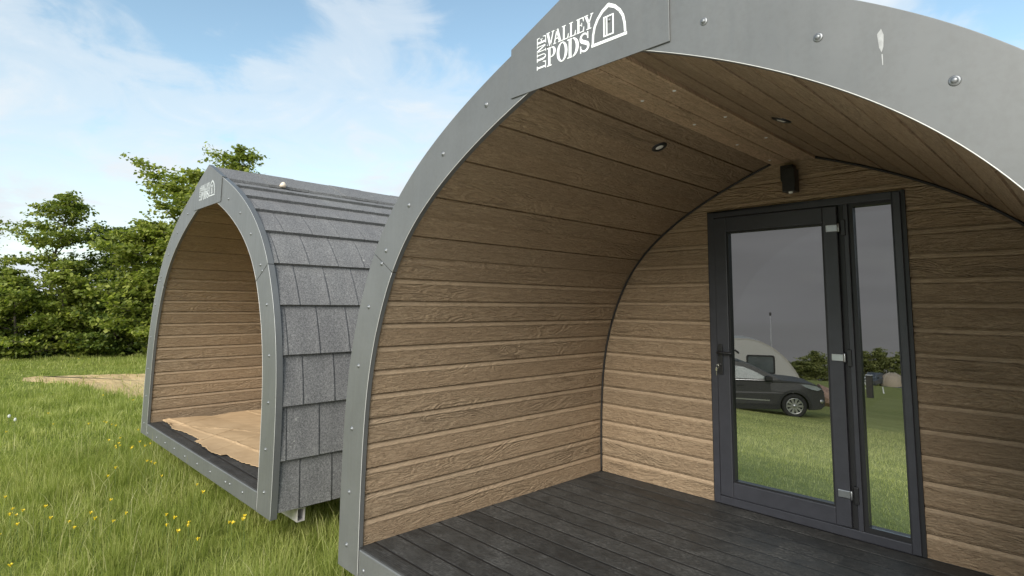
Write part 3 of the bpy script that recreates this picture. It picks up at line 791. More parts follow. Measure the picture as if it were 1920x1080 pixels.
poly = [(-15.9, -.62), (-16.0, -.25), (-15.3, .75), (-14.6, 1.75), (-13.8, 3.0), (-11.5, 3.4), (-9.3, 2.6), (-9.0, 1.3), (-9.6, .95), (-10.78, .80), (-11.55, .45), (-13.7, .05), (-15.2, -.55)]
pl = resample(poly+[poly[0]], 110)[:-1]; pl += RNG.normal(0, .05, pl.shape)
m = MB(); cx, cy = -12.8, 1.4; rows = []
for u in np.linspace(1, .02, 14):
    rows.append([(cx+(a-cx)*u, cy+(b-cy)*u, float(terrain(cx+(a-cx)*u, cy+(b-cy)*u))+.006+.03*(1-u)*.5) for a, b in np.r_[pl, pl[:1]]])
m.grid(rows); tag(m.build('dirt_path', M['dirt'], recalc=False), kind='structure')
# unseen pale ground, added to bounce light into the porch
m = MB(); m.grid([[(x, y, float(terrain(x, y))+.012) for x in np.linspace(-1.7+.05*math.sin(y*3), 9, 12)] for y in np.linspace(-7, -.12, 30)])
tag(m.build('bounce_ground', plain('pale_bounce_surface', (.66, .61, .53), .95, 0, .15, 30, .5), recalc=False), kind='structure')

# ------------------------------------------------------------------ grass blades
def quads_mesh(name, V, faces4, faces3, mat):
    me = bpy.data.meshes.new(name)
    nv = len(V); n4 = len(faces4); n3 = len(faces3)
    me.vertices.add(nv); me.vertices.foreach_set('co', V.astype(np.float32).ravel())
    loops = np.concatenate([faces4.ravel(), faces3.ravel()]).astype(np.int32)
    me.loops.add(len(loops)); me.loops.foreach_set('vertex_index', loops)
    me.polygons.add(n4+n3)
    st = np.concatenate([np.arange(n4)*4, n4*4+np.arange(n3)*3]).astype(np.int32)
    me.polygons.foreach_set('loop_start', st)
    me.polygons.foreach_set('use_smooth', np.ones(n4+n3, bool))
    me.update(calc_edges=True); me.materials.append(mat)
    o = bpy.data.objects.new(name, me); C.objects.link(o); return o
CAM = np.array([1.3904, -1.7067, 1.3594])
def vnoise(x, y, s, seed):
    r = np.random.default_rng(seed); G = r.random((64, 64))
    u = x/s; v = y/s; i = np.floor(u).astype(int); j = np.floor(v).astype(int); a = u-i; b = v-j
    a = a*a*(3-2*a); b = b*b*(3-2*b)
    g = lambda p, q: G[p % 64, q % 64]
    return (g(i, j)*(1-a)+g(i+1, j)*a)*(1-b)+(g(i, j+1)*(1-a)+g(i+1, j+1)*a)*b
def wedge(n, d0, d1, h0, h1):
    """random ground points between distances d0..d1 and headings h0..h1 (from +y towards -x) round the viewing place"""
    r = np.sqrt(RNG.uniform(d0*d0, d1*d1, n)); h = RNG.uniform(h0, h1, n)
    return CAM[0]-np.sin(h)*r, CAM[1]+np.cos(h)*r
def blades(name, x, y, hgt, wid, mat, lean=.35, ldir=None):
    n = len(x); z = terrain(x, y)-.01
    az = RNG.uniform(0, 2*np.pi, n); la = RNG.uniform(0, 2*np.pi, n) if ldir is None else ldir
    wx, wy = np.cos(az)*wid/2, np.sin(az)*wid/2
    le = hgt*np.abs(RNG.normal(0, lean, n)); lx, ly = np.cos(la)*le+hgt*.10, np.sin(la)*le-hgt*.05
    V = np.zeros((n, 7, 3)); T_ = [0, .4, .75, 1.0]; Wd = [.8, 1, .7]
    for k, t in enumerate(T_):
        cx = x+lx*t**2; cy = y+ly*t**2; cz = z+hgt*(t-.25*t*t*np.minimum(1, le/hgt))
        if k < 3:
            V[:, 2*k] = np.stack([cx-wx*Wd[k], cy-wy*Wd[k], cz], 1); V[:, 2*k+1] = np.stack([cx+wx*Wd[k], cy+wy*Wd[k], cz], 1)
        else: V[:, 6] = np.stack([cx, cy, cz], 1)
    b = (np.arange(n)*7)[:, None]
    f4 = np.concatenate([b+np.array([[0, 1, 3, 2]]), b+np.array([[2, 3, 5, 4]])]); f3 = b+np.array([[4, 5, 6]])
    return quads_mesh(name, V.reshape(-1, 3), f4, f3, mat)
grass_m = leaf_mat('long_meadow_grass', (.105, .145, .022), (.30, .34, .080), (.66, .62, .28), .45, 2.1, .8)
mown_m = leaf_mat('short_mown_grass', (.38, .41, .13), (.56, .57, .22), (.72, .70, .38), .3)  # blade colours lightened to make up for the pod's shadow
def keep(x, y):
    # not on the bare patch, not inside the skids
    k = np.ones(len(x), bool)
    px = np.array(pl); n = len(px); ins = np.zeros(len(x), bool); j = n-1
    for i in range(n):
        c = ((px[i, 1] > y) != (px[j, 1] > y)) & (x < (px[j, 0]-px[i, 0])*(y-px[i, 1])/(px[j, 1]-px[i, 1]+1e-12)+px[i, 0])
        ins ^= c; j = i
    k &= ~(ins & (RNG.random(len(x)) < .93))
    k &= terrain(x, y) > -1.2
    k &= ~((np.abs(x) < 1.75) & (y > -.3) & (y < D+.5))
    k &= ~((y > 3.2))
    k &= ~((x > -1.9) & (y < 0.2))
    return k
for nm, n, d0, d1, hl, wl_ in (('a', 170000, 2.6, 8.5, .175, .0038), ('b', 130000, 8.5, 14, .13, .007), ('c', 85000, 14, 25, .10, .013)):
    x, y = wedge(n, d0, d1, .75, 1.95)
    # six blades in ten stand in tussocks and lean out of them
    nt_ = n//28; tx, ty = wedge(nt_, d0, d1, .75, 1.95); ti = RNG.integers(0, nt_, n); tr_ = RNG.uniform(.035, .10, nt_)*(1 if nm == 'a' else 1.6)
    da = RNG.uniform(0, 2*np.pi, n); dr = np.sqrt(RNG.random(n))*tr_[ti]; inT = RNG.random(n) < .6
    x = np.where(inT, tx[ti]+np.cos(da)*dr, x); y = np.where(inT, ty[ti]+np.sin(da)*dr, y)
    th_ = RNG.uniform(.75, 1.55, nt_)[ti]
    kk = keep(x, y); x, y, inT, da, th_ = x[kk], y[kk], inT[kk], da[kk], th_[kk]
    pt_ = vnoise(x+100, y+100, .55, 5)*.55+vnoise(x+100, y+100, 1.7, 6)*.45
    kk = RNG.random(len(x)) < .45+.75*pt_; x, y, pt_, inT, da, th_ = x[kk], y[kk], pt_[kk], inT[kk], da[kk], th_[kk]
    h = hl*(.45+1.05*pt_)*RNG.uniform(.55, 1.25, len(x))*np.where(inT, th_, .8)
    under = (x > -6.5) & (x < -2.7) & (y > -.05); h = np.where(under, np.minimum(h, .2), h)
    o = blades('grass', x, y, h, wl_*RNG.uniform(.7, 1.3, len(x)), grass_m, .38, np.where(inT, da+RNG.normal(0, .5, len(x)), RNG.uniform(0, 2*np.pi, len(x))))
    tag(o, kind='stuff')
x, y = wedge(2600, 3.0, 9, .75, 1.95); kk = keep(x, y) & (vnoise(x+100, y+100, .8, 15) > .42); x, y = x[kk], y[kk]
tag(blades('seed_stalks', x, y, RNG.uniform(.22, .40, len(x)), np.full(len(x), .0026), leaf_mat('dry_grass_stalks', (.36, .34, .14), (.50, .47, .22), (.62, .58, .34), .3), .45), kind='stuff')
x = RNG.uniform(-8.5, 1.2, 110000); y = 2.9+13*RNG.random(110000)**1.7
kk = (x < (.95-(y-2.2)*.13)) & (x > -1.4-(y-3)*.45); x, y = x[kk], y[kk]
tag(blades('mown_grass', x, y, RNG.uniform(.025, .06, len(x)), RNG.uniform(.0028, .0052, len(x)), mown_m, .6), kind='stuff')

# ------------------------------------------------------------------ flowers
def buttercup():
    t = thing('buttercup', 'yellow buttercup flower on a thin stem in the long grass beside the smaller pod', 'flower', (0, 0, -.4), 0, 'buttercups in the long grass')
    m = MB(); m.tube([(0, 0, 0), (.004, .002, .10), (.0, -.002, .20), (.002, .0, .252)], .0014, 5); m.build('stem', M['stem'], t)
    m = MB()
    for k in range(5):
        a = 2*math.pi*k/5; b = .62
        def q(r, da, h): return (.002+r*math.cos(a+da), r*math.sin(a+da), .252+h)
        m.face([q(.002, 0, 0), q(.011, -b*.9, .006), q(.018, -b*.45, .011), q(.019, 0, .012), q(.018, b*.45, .011), q(.011, b*.9, .006)])
    m.lathe([(0, -.004), (.005, 0), (.005, .005), (0, .008)], (.002, 0, .252), (0, 0, 1), 8)
    m.build('petals', M['petal'], t); return t
FL = [(-3.41,-1.39),(-2.98,-1.36),(-4.06,-1.15),(-4.18,-1.35),(-4.06,-1.31),(-4.02,-1.28),(-3.8,-1.33),(-3.72,-1.28),(-3.66,-1.14),(-3.54,-1.11),(-3.39,-1.07),(-3.58,-1.0),(-3.31,-.95),(-3.39,-.89),(-3.37,-.84),(-3.16,-.62),(-3.04,-.63),(-2.92,-.61),(-2.93,-.5),(-2.83,-.48),(-2.83,-.6),(-2.59,-.57),(-2.74,-.35),(-2.75,-.31),(-2.69,-.27),(-2.71,-.23),(-2.79,-.18),(-3.41,-.3),(-3.78,-.27),(-4.63,-.62),(-4.45,-.72),(-4.82,-.39),(-4.68,-.34),(-4.59,-.38),(-5.37,-.37),(-5.31,-.33),(-5.39,-.24),(-5.61,-.23),(-5.5,-.34),(-5.93,-.38),(-5.64,-.48),(-5.75,-.41),(-5.7,-.46),(-6.13,-.46),(-6.85,-.31),(-7.01,-.35),(-6.82,-.37),(-6.8,-.25),(-6.85,-.54),(-7.39,-.81),(-7.87,-.81),(-9.32,-.02),(-8.81,.22),(-16.23,.48),(-6.32,-.17),(-6.16,-.35),(-7.18,-1.26),(-4.12,-.39),(-3.88,-.81),(-4.48,-1.35)]
bc = buttercup(); rng = random.Random(5)
for i, (x, y) in enumerate(FL):
    o = bc if i == 0 else copy_tree(bc)
    o.location = (x, y, float(terrain(x, y))); sc = rng.uniform(.42, .7)*(1.0+.03*math.hypot(x-CAM[0], y-CAM[1])); o.scale = (sc, sc, rng.uniform(1.05, 1.3))
    o.rotation_euler = (rng.uniform(-.15, .15), rng.uniform(-.15, .15), rng.uniform(0, 6))
dn = thing('dandelion_clock', 'white dandelion seed head on a bare stem in the long grass', 'flower', (0, 0, 0), 0, 'dandelion clocks in the grass')
m = MB(); m.tube([(0, 0, 0), (.003, 0, .15), (0, .002, .26)], .0018, 5); m.build('stem', M['stem'], dn)
m = MB()
for k in range(110):
    a = k*2.39996; zz_ = 1-2*(k+.5)/110; r = math.sqrt(max(0, 1-zz_*zz_)); d_ = Vector((r*math.cos(a), r*math.sin(a), zz_)); c0 = Vector((0, .002, .26)); tt = d_.orthogonal().normalized()*.004; uu = d_.cross(tt)
    p_ = c0+d_*.022
    m.face([p_+tt, p_+uu, p_-tt, p_-uu]); m.face([c0+tt*.1, c0-tt*.1, p_-tt*.1, p_+tt*.1])
m.build('seed_head', M['puff'], dn, merge=False, recalc=False)
for i, (x, y) in enumerate([(-8.43, -1.15), (-8.09, -1.11)]):
    o = dn if i == 0 else copy_tree(dn); o.location = (x, y, float(terrain(x, y))); sc = rng.uniform(.55, .75); o.scale = (sc, sc, 1)

# ------------------------------------------------------------------ trees
def leaf_quads(name, cen, nrm, L, W, mat, parent):
    n = len(cen); r = RNG.normal(size=(n, 3)); t = np.cross(nrm, r); t /= np.linalg.norm(t, axis=1)[:, None]+1e-9
    b = np.cross(nrm, t); L = L[:, None]; W = W[:, None]
    V = np.stack([cen-t*L*.5, cen+b*W*.5-t*L*.08, cen+t*L*.5-nrm*L*.12, cen-b*W*.5-t*L*.08], 1).reshape(-1, 3)
    f = (np.arange(n)*4)[:, None]+np.array([[0, 1, 2, 3]])
    o = quads_mesh(name, V, f, np.zeros((0, 3), int), mat); o.parent = parent
    o.data.polygons.foreach_set('use_smooth', np.zeros(n, bool))
    return o
def tree(label, cat, x, y, H, rad, base, seed, mat, n_limb=26, n_twig=9, n_leaf=34, leaf=.13, group=None, stems=1, spread=.32, spire=.5):
    """trunk, limbs and twigs; leaves sit in flat sprays along the twigs"""
    global RNG
    rg = np.random.default_rng(seed); RNG = rg
    z0 = float(terrain(x, y)); root = thing('tree' if cat == 'tree' else 'shrub', label, cat, (x, y, z0), 0, group)
    tm = MB(); cen = []; nrm = []
    for st in range(stems):
        a0 = rg.uniform(0, 2*np.pi); ln = .12*H*(stems > 1)
        Hs = H*(1 if st == 0 else rg.uniform(.7, .95))
        tp = []; q = np.array([np.cos(a0)*.12*(stems > 1), np.sin(a0)*.12*(stems > 1), -.1])
        for k in range(9):
            tp.append(q.copy()); q = q+np.array([rg.normal(0, .05)*H*.2+np.cos(a0)*ln/8, rg.normal(0, .05)*H*.2+np.sin(a0)*ln/8, Hs/8.3])
        tm.tube(tp, .024*H*.55+.02, 7, .012)
        tp = np.array(tp)
        for j in range(n_limb):
            u = base+(1-base)*((j+rg.random())/n_limb)
            i = min(int(u*8), 7); p0 = tp[i]+(tp[i+1]-tp[i])*(u*8-i)
            env = (np.sin(np.pi*min(1, (u-base)/(1-base)*.80+.22))**.7)
            L = rad*env*rg.uniform(.6, 1.15)*(1 if u < spire else 1-.5*(u-spire)/(1-spire))
            az = j*2.4+rg.uniform(-.6, .6); el = rg.uniform(.05, .75)+.55*max(0, u-.55)
            d = np.array([np.cos(az)*np.cos(el), np.sin(az)*np.cos(el), np.sin(el)])
            pts = [p0]; dd = d.copy()
            for k in range(4):
                dd = dd+rg.normal(0, .14, 3)+np.array([0, 0, -.06 if k > 1 else .02]); dd /= np.linalg.norm(dd); pts.append(pts[-1]+dd*L/4)
            tm.tube(pts, .010+.010*L*(1-u*.5), 5, .005)
            pts = np.array(pts)
            for k in range(n_twig):
                v = .22+.78*(k+rg.random())/n_twig; ii = min(int(v*4), 3); c0 = pts[ii]+(pts[ii+1]-pts[ii])*(v*4-ii)
                ta = rg.uniform(0, 2*np.pi); tl = rg.uniform(.3, .85)*min(1, .45+L*.35)
                td = dd*.55+np.array([np.cos(ta), np.sin(ta), rg.uniform(-.15, .35)]); td /= np.linalg.norm(td)
                if rg.random() < .3: tm.tube([c0, c0+td*tl], .006, 4, .003)
                nl = max(6, int(n_leaf*rg.uniform(.5, 1.4)))
                w = rg.random(nl)**.7
                pc = c0+td*tl*w[:, None]+rg.normal(0, 1, (nl, 3))*np.array([spread*.5, spread*.5, spread*.19])*(.5+.5*min(1, L))
                cen.append(pc); nv = rg.normal(0, .55, (nl, 3))+np.array([0, 0, .75])+td*.2; nrm.append(nv/np.linalg.norm(nv, axis=1)[:, None])
    tm.build('trunk', M['bark'], root, merge=False)
    cen = np.concatenate(cen); nrm = np.concatenate(nrm)
    k = cen[:, 2] > .05; cen, nrm = cen[k], nrm[k]
    L = leaf*rg.uniform(.6, 1.25, len(cen))
    leaf_quads('crown', cen, nrm, L, L*rg.uniform(.55, .8, len(cen)), mat, root)
    return root
lf_dark = leaf_mat('deep_green_leaves', (.038, .062, .012), (.085, .125, .022), (.21, .245, .046), .38)
lf_mid = leaf_mat('hawthorn_green_leaves', (.070, .098, .015), (.165, .205, .032), (.37, .39, .078), .45)
lf_light = leaf_mat('sycamore_yellow_green_leaves', (.085, .115, .018), (.205, .245, .042), (.45, .46, .11), .48)
tree('tall broad tree with yellow-green leaves rising behind the smaller pod', 'tree', -20.8, 4.35, 6.5, 3.4, .05, 21, lf_light, 66, 13, 42, .145, spread=.27, spire=.95)
tree('yellow-green tree leaning out to the left of the tall broad tree', 'tree', -21.6, 2.75, 4.7, 1.9, .08, 28, lf_light, 40, 10, 34, .14, spread=.27, spire=.9)
tree('yellow-green treetop showing just above the ridge of the smaller pod', 'tree', -20.6, 5.55, 7.9, 2.4, .2, 29, lf_light, 34, 9, 34, .14, spread=.27, spire=.9)
tree('slender tree with an open feathery top, standing alone left of the broad tree', 'tree', -24.0, .45, 5.7, 1.9, .22, 22, lf_mid, 34, 10, 30, .13, spread=.25, spire=.9)
tree('dark green tree cut by the left edge of the picture', 'tree', -25.4, -2.3, 5.3, 2.5, .1, 23, lf_mid, 36, 9, 26, .135, spread=.25)
tree('low dark tree filling the dip between the slender tree and the broad tree', 'tree', -24.4, 2.35, 4.7, 2.1, .1, 24, lf_dark, 36, 9, 34, .135, spread=.26, spire=.85)
tree('dark tree hidden mostly behind the smaller pod beside the broad tree', 'tree', -21.8, 6.9, 5.6, 2.3, .12, 25, lf_dark, 28, 9, 24, .14)
SH = [(-22.3, -1.7, 2.3, 'bushy dark shrub at the foot of the hedge by the left edge of the picture', lf_dark), (-21.9, -.35, 2.5, 'rounded bright green shrub at the foot of the slender tree', lf_mid),
      (-21.5, .95, 2.8, 'light green shrub with a bright crown in the middle of the hedge', lf_light), (-21.0, 2.2, 1.9, 'low dark shrub between the light green shrub and the broad tree', lf_dark),
      (-20.3, 2.95, 2.0, 'small bright shrub right in front of the broad tree', lf_mid), (-19.8, 4.4, 2.4, 'dark shrub at the foot of the broad tree, half hidden by the smaller pod', lf_dark),
      (-23.6, -1.0, 3.0, 'thin shrub with pale gaps behind the rounded bright shrub', lf_mid), (-23.2, 1.6, 3.1, 'tall dark shrub behind the light green shrub', lf_dark)]
for i, (x, y, h, lb, mt) in enumerate(SH):
    tree(lb, 'shrub', x, y, h, 1.2, .03, 40+i, mt, 22, 8, 30, .125, None, 2, .22, .8)
# low growth along the foot of the hedge
rg = np.random.default_rng(77); nu = 26000
ux = rg.uniform(-25.6, -21.2, nu); uy = rg.uniform(-7, 10, nu); hh_ = .35+.95*vnoise(ux+50, uy+50, 1.1, 9)*np.clip((-20.9-ux)/1.2, .2, 1)
uc = np.stack([ux, uy, terrain(ux, uy)+rg.random(nu)**.8*hh_], 1); un = rg.normal(0, .6, (nu, 3))+np.array([.3, 0, .6]); un /= np.linalg.norm(un, axis=1)[:, None]
RNG = np.random.default_rng(5)
tag(leaf_quads('undergrowth', uc, un, rg.uniform(.07, .15, nu), rg.uniform(.05, .09, nu), lf_dark, None), kind='stuff')
# trees along the far side of the camping field, seen through the door
fb = [(-33.5, 79.5, 2.8), (-30.9, 81.0, 3.0), (-28.6, 82.0, 3.1), (-26.6, 83.0, 4.3), (-24.2, 86, 4.0), (-22.3, 88.5, 4.6), (-20.2, 89.5, 5.2), (-18.2, 90.2, 4.9), (-16.0, 91.0, 4.4), (-13.6, 92, 4.4)]
lf_far = leaf_mat('far_hedge_leaves', (.11, .13, .045), (.23, .25, .085), (.40, .41, .15), .35)
base_t = [tree('bushy green tree in the far hedge seen through the glass door', 'tree', fb[i][0], fb[i][1], 5, 2.3, .03, 60+i, lf_far, 26, 7, 16, .34, 'trees of the far hedge', 2, .5, .7) for i in (0, 6)]
FARL = {3: 'taller olive tree at the right end of the hedge in the door pane', 6: 'broad rounded tree behind the parked car and tent'}
for i, (x, y, h) in enumerate(fb):
    o = base_t[0] if i == 0 else base_t[1] if i == 6 else copy_tree(base_t[i % 2])
    o.location = (x, y, float(terrain(x, y))-.1); o.scale = (.95, .95, h/5); o.rotation_euler.z = i*1.7

# ------------------------------------------------------------------ vehicles on the camping field
def wheel(parent, x, y, r, w, side, mats, spokes=10):
    t = bpy.data.objects.new('wheel', None); C.objects.link(t); t.parent = parent; t.location = (x, y, r)
    m = MB(); m.lathe([(r*.66, -w/2), (r*.9, -w/2), (r, -w*.32), (r, w*.32), (r*.9, w/2), (r*.66, w/2), (r*.62, w*.3), (r*.62, -w*.3), (r*.66, -w/2)], (0, 0, 0), (0, 1, 0), 32); m.build('tyre', mats[0], t)
    m = MB(); yo = side*w*.42
    m.lathe([(r*.60, 0), (r*.665, 0), (r*.665, .02), (r*.60, .02), (r*.60, 0)], (0, yo, 0), (0, side, 0), 32)
    for k in range(spokes):
        a = 2*math.pi*k/spokes; da = .16
        q = [(r*.12*math.cos(a-.5), r*.12*math.sin(a-.5)), (r*.62*math.cos(a-da), r*.62*math.sin(a-da)), (r*.62*math.cos(a+da), r*.62*math.sin(a+da)), (r*.12*math.cos(a+.5), r*.12*math.sin(a+.5))]
        m.prism(q, 'y', yo-.006, yo+.012)
    m.lathe([(0, 0), (r*.16, 0), (r*.16, .02), (0, .024)], (0, yo, 0), (0, side, 0), 16)
    m.build('rim', mats[1], t, recalc=True)
    m = MB(); m.lathe([(0, 0), (r*.6, 0)], (0, yo-side*.03, 0), (0, side, 0), 24); m.build('brake_backing', mats[2], t)
    return t
def arc_pts(cx, cz, r, a0, a1, n):
    return [(cx+r*math.cos(a0+(a1-a0)*k/n), cz+r*math.sin(a0+(a1-a0)*k/n)) for k in range(n+1)]
def shell(m, top, bot, half, ys):
    """body skin lofted over y: top/bot outlines share x stations; half(y) gives (inset, drop)"""
    pass
car = thing('parked_car', 'dark grey five-door car parked side-on in front of the white caravan', 'car', (0, 0, 0))
# side outline of the body, nose towards +x, ground at z = 0, front wheel centre at x = 0
WB = -2.69; rA = .415
low = [(.88, .36), (.78, .27), (.62, .25)] + arc_pts(0, .36, rA, -.28, math.pi+.28, 16) + [(-.50, .24), (-2.2, .24)] + arc_pts(WB, .36, rA, -.28, math.pi+.28, 16) + [(-3.15, .26), (-3.5, .36)]
up = [(-3.62, .62), (-3.60, .95), (-3.52, 1.12), (-2.6, 1.13), (-1.4, 1.115), (-.55, 1.11), (-.34, 1.125), (.08, 1.085), (.42, 1.04), (.66, .985), (.81, .905), (.88, .77), (.90, .52)]
out = low + up
m = MB(); ysl = [(-.93, .90, .0), (-.935, 1.0, .0)]
N = len(out)
def bodyp(x, z, y):
    """pinch the nose and tail in plan and the flanks above the waist"""
    k = 1-.22*max(0, (x-.25)/.7)**2-.16*max(0, (-3.0-x)/.6)**2
    k *= 1-.05*max(0, (z-.80)/.3)-.03*max(0, (.45-z)/.25)
    return (x, y*k, z)
rows = []
for y in (-.93, -.90, -.5, 0, .5, .90, .93):
    sh = .03 if abs(y) > .92 else 0
    cxm, czm = -1.3, .65
    rows.append([bodyp(cxm+(x-cxm)*(1-sh*.3), czm+(z-czm)*(1-sh), y) for x, z in out])
for a, b in zip(rows, rows[1:]): m.strip(a, b, smooth=False, close=True)
b = len(m.v)
m.face(rows[0]); m.face(rows[-1][::-1])
cb_ = m.build('body', M['grey_paint'], car)
for p_ in cb_.data.polygons: p_.use_smooth = False
# cabin
m = MB()
cab = [(-.30, 1.11), (-.60, 1.265), (-1.05, 1.50), (-1.38, 1.635), (-1.80, 1.70), (-2.5, 1.70), (-3.1, 1.63), (-3.45, 1.40), (-3.58, 1.10)]
rows = []
for y, tk in ((-.86, 0), (-.80, .5), (0, 1), (.80, .5), (.86, 0)):
    rows.append([(x, y*(1-.22*max(0, (z-1.08)/.6)), z+(.02 if abs(y) < .5 else 0)) for x, z in cab])
for a, b in zip(rows, rows[1:]): m.strip(a, b, smooth=False)
m.face(rows[0]); m.face(rows[-1][::-1])
m.build('roof', M['grey_paint'], car)
def flank(m, poly, lift=.004, cabin=False):
    pts = []
    for x, z in poly:
        y = -.86*(1-.22*max(0, (z-1.08)/.6)) if cabin else bodyp(x, z, -.93)[1]
        pts.append((x, y-lift, z))
    m.face(pts); m.face([(p[0], -p[1], p[2]) for p in pts][::-1])
def flank_one(poly, name, mat, cabin=False, lift=.004, side=-1, parent=None):
    m = MB(); f = []; bk = []
    for x, z in poly:
        y = .86*(1-.22*max(0, (z-1.08)/.6)) if cabin else bodyp(x, z, .93)[1]
        f.append((x, side*(y+lift), z)); bk.append((x, side*(y-.01), z))
    m.face(f); m.strip(f, bk, close=True); return m.build(name, mat, parent or car)
for sd in (-1, 1):
    flank_one([(-.66, 1.15), (-1.10, 1.385), (-1.40, 1.505), (-1.70, 1.545), (-1.66, 1.16)], 'window', M['palewin'], True, .005, sd)
    flank_one([(-1.78, 1.125), (-1.82, 1.53), (-2.45, 1.53), (-2.62, 1.13)], 'window', M['carglass'], True, .005, sd)
    flank_one([(-2.72, 1.14), (-2.56, 1.53), (-2.95, 1.50), (-3.28, 1.30), (-3.3, 1.16)], 'window', M['carglass'], True, .005, sd)
    flank_one([(-.60, 1.10), (-3.3, 1.14), (-3.3, 1.155), (-.60, 1.115)], 'window_strip', M['alloy'], True, .007, sd)
    d_ = flank_one([(-.62, .42), (-.66, 1.065), (-1.70, 1.085), (-1.72, .42)], 'door', M['grey_paint'], False, .010, sd)
    flank_one([(-1.42, .955), (-1.62, .955), (-1.62, .985), (-1.42, .985)], 'handle', M['plastic'], False, .03, sd, d_)
    flank_one([(-.70, .50), (-1.70, .54), (-1.70, .575), (-.70, .535)], 'sill_strip', M['alloy'], False, .015, sd, d_)
    d_ = flank_one([(-1.74, .42), (-1.73, 1.085), (-2.72, 1.10), (-2.76, .80), (-2.33, .62), (-2.24, .42)], 'door', M['grey_paint'], False, .010, sd)
    flank_one([(-2.42, .965), (-2.62, .965), (-2.62, .995), (-2.42, .995)], 'handle', M['plastic'], False, .03, sd, d_)
    flank_one([(-1.76, .54), (-2.25, .56), (-2.28, .595), (-1.76, .575)], 'sill_strip', M['alloy'], False, .015, sd, d_)
    flank_one([(-.46, .25), (-2.24, .25), (-2.26, .40), (-.48, .40)], 'side_skirt', M['plastic'], False, .012, sd)
    for cx in (0, WB):
        o_ = arc_pts(cx, .36, rA+.07, -.2, math.pi+.2, 18); i_ = arc_pts(cx, .36, rA-.005, -.2, math.pi+.2, 18)
        m = MB(); f = [(x, sd*(abs(bodyp(x, z, .93)[1])+.012), z) for x, z in o_]; g_ = [(x, sd*(abs(bodyp(x, z, .93)[1])+.012), z) for x, z in i_]
        bk = [(x, sd*(abs(bodyp(x, z, .93)[1])-.35), z) for x, z in i_]
        m.strip(f, g_); m.strip(g_, bk); m.build('wheel_arch', M['plastic'], car)
        wheel(car, cx, sd*.80, .36, .235, sd, (M['tyre'], M['alloy'], M['black']))
    m = MB(); hp = [(.22, 1.01), (.46, 1.00), (.67, .95), (.80, .86), (.68, .82), (.50, .86), (.32, .94)]
    f = [(x, sd*(abs(bodyp(x, z, .93)[1])+.008), z) for x, z in hp]; bk = [(x, sd*(abs(bodyp(x, z, .93)[1])-.04), z) for x, z in hp]
    m.face(f); m.strip(f, bk, close=True); m.build('headlight', M['palewin'], car)
    m = MB(); m.lathe([(0, 0), (.06, 0), (.065, .02), (0, .025)], (.78, sd*.80, .50), (.55, sd, 0), 14); m.build('fog_lamp', M['alloy'], car)
    m = MB(); m.prism([(-.62, 1.12), (-.80, 1.13), (-.82, 1.24), (-.70, 1.27), (-.60, 1.22)], 'y', sd*.90, sd*1.08); m.build('wing_mirror', M['plastic'], car, bevel=.015)
    m = MB(); m.tube([(-1.5, sd*.66, 1.66), (-2.0, sd*.66, 1.71), (-2.7, sd*.66, 1.71), (-3.1, sd*.66, 1.63)], .018, 6); m.build('roof_rail', M['plastic'], car)
m = MB(); m.face([(-.38, -.70, 1.10), (-.38, .70, 1.10), (-1.42, .62, 1.605), (-1.42, -.62, 1.605)]); 
m.v = [(x+.02, y, z+.02) for x, y, z in m.v]; m.build('windscreen', M['carglass'], car)
m = MB(); m.prism([(.66, .27), (.88, .36), (.902, .50), (.80, .50), (.66, .40)], 'y', -.70, .70); m.build('front_bumper', M['plastic'], car, bevel=.02)
car_ang = math.atan2(.367, .93)+R(11)
car.location = (-5.86, 17.52, -1.985); car.rotation_euler = (0, R(-1.2), car_ang)

# caravan
cv = thing('caravan', 'white touring caravan with rounded front end and dark side window behind the grey car', 'caravan', (0, 0, 0))
co_ = [(-5.6, .42), (-5.6, 2.35), (-5.45, 2.56), (-5.1, 2.62), (-1.95, 2.60), (-1.55, 2.50), (-1.1, 2.26), (-.72, 1.92), (-.42, 1.50), (-.20, 1.06), (-.06, .62), (-.05, .42)]
co_ = [tuple(q) for q in resample(co_, 40)]
m = MB(); m.prism(co_, 'y', -1.1, 1.1); m.build('body', M['white_paint'], cv, bevel=.05)
m = MB(); a_ = [(x, -1.112, z) for x, z in co_[4:]]
ctr = (-2.6, 1.3)
b_ = [(x+(ctr[0]-x)*.03, -1.112, z+(ctr[1]-z)*.03) for x, z in co_[4:]]
m.strip(a_, b_); m.strip(a_, [(x, -1.09, z) for x, _, z in a_]); m.build('edge_rail', plain('beige_edge_rail', (.42, .40, .35), .5), cv)
def rr(x0, x1, z0, z1, r):
    return arc_pts(x1-r, z1-r, r, 0, math.pi/2, 5)+arc_pts(x0+r, z1-r, r, math.pi/2, math.pi, 5)+arc_pts(x0+r, z0+r, r, math.pi, 1.5*math.pi, 5)+arc_pts(x1-r, z0+r, r, 1.5*math.pi, 2*math.pi, 5)
m = MB(); m.prism(rr(-2.10, -1.10, 1.30, 2.00, .09), 'y', -1.125, -1.10); wf = m.build('window', M['gasket'], cv, bevel=.01)
m = MB(); m.prism(rr(-2.04, -1.16, 1.36, 1.94, .06), 'y', -1.131, -1.126); m.build('pane', M['carglass'], wf)
m = MB(); m.tube([(-2.50, -1.13, 2.17), (-2.36, -1.13, 2.05)], .03, 8); m.build('awning_lamp', M['plastic'], cv)
m = MB(); m.box(-5.4, -.3, -1.0, 1.0, .32, .42); m.build('chassis', M['steel'], cv)
for sd in (-1, 1): wheel(cv, -3.1, sd*.98, .32, .2, sd, (M['tyre'], M['alloy'], M['black']), 6)
m = MB(); m.prism([(-.4, .36), (.75, .40), (.75, .46), (-.4, .44)], 'y', -.08, .08); m.tube([(.5, 0, 0), (.5, 0, .5)], .03, 8); m.build('drawbar', M['steel'], cv)
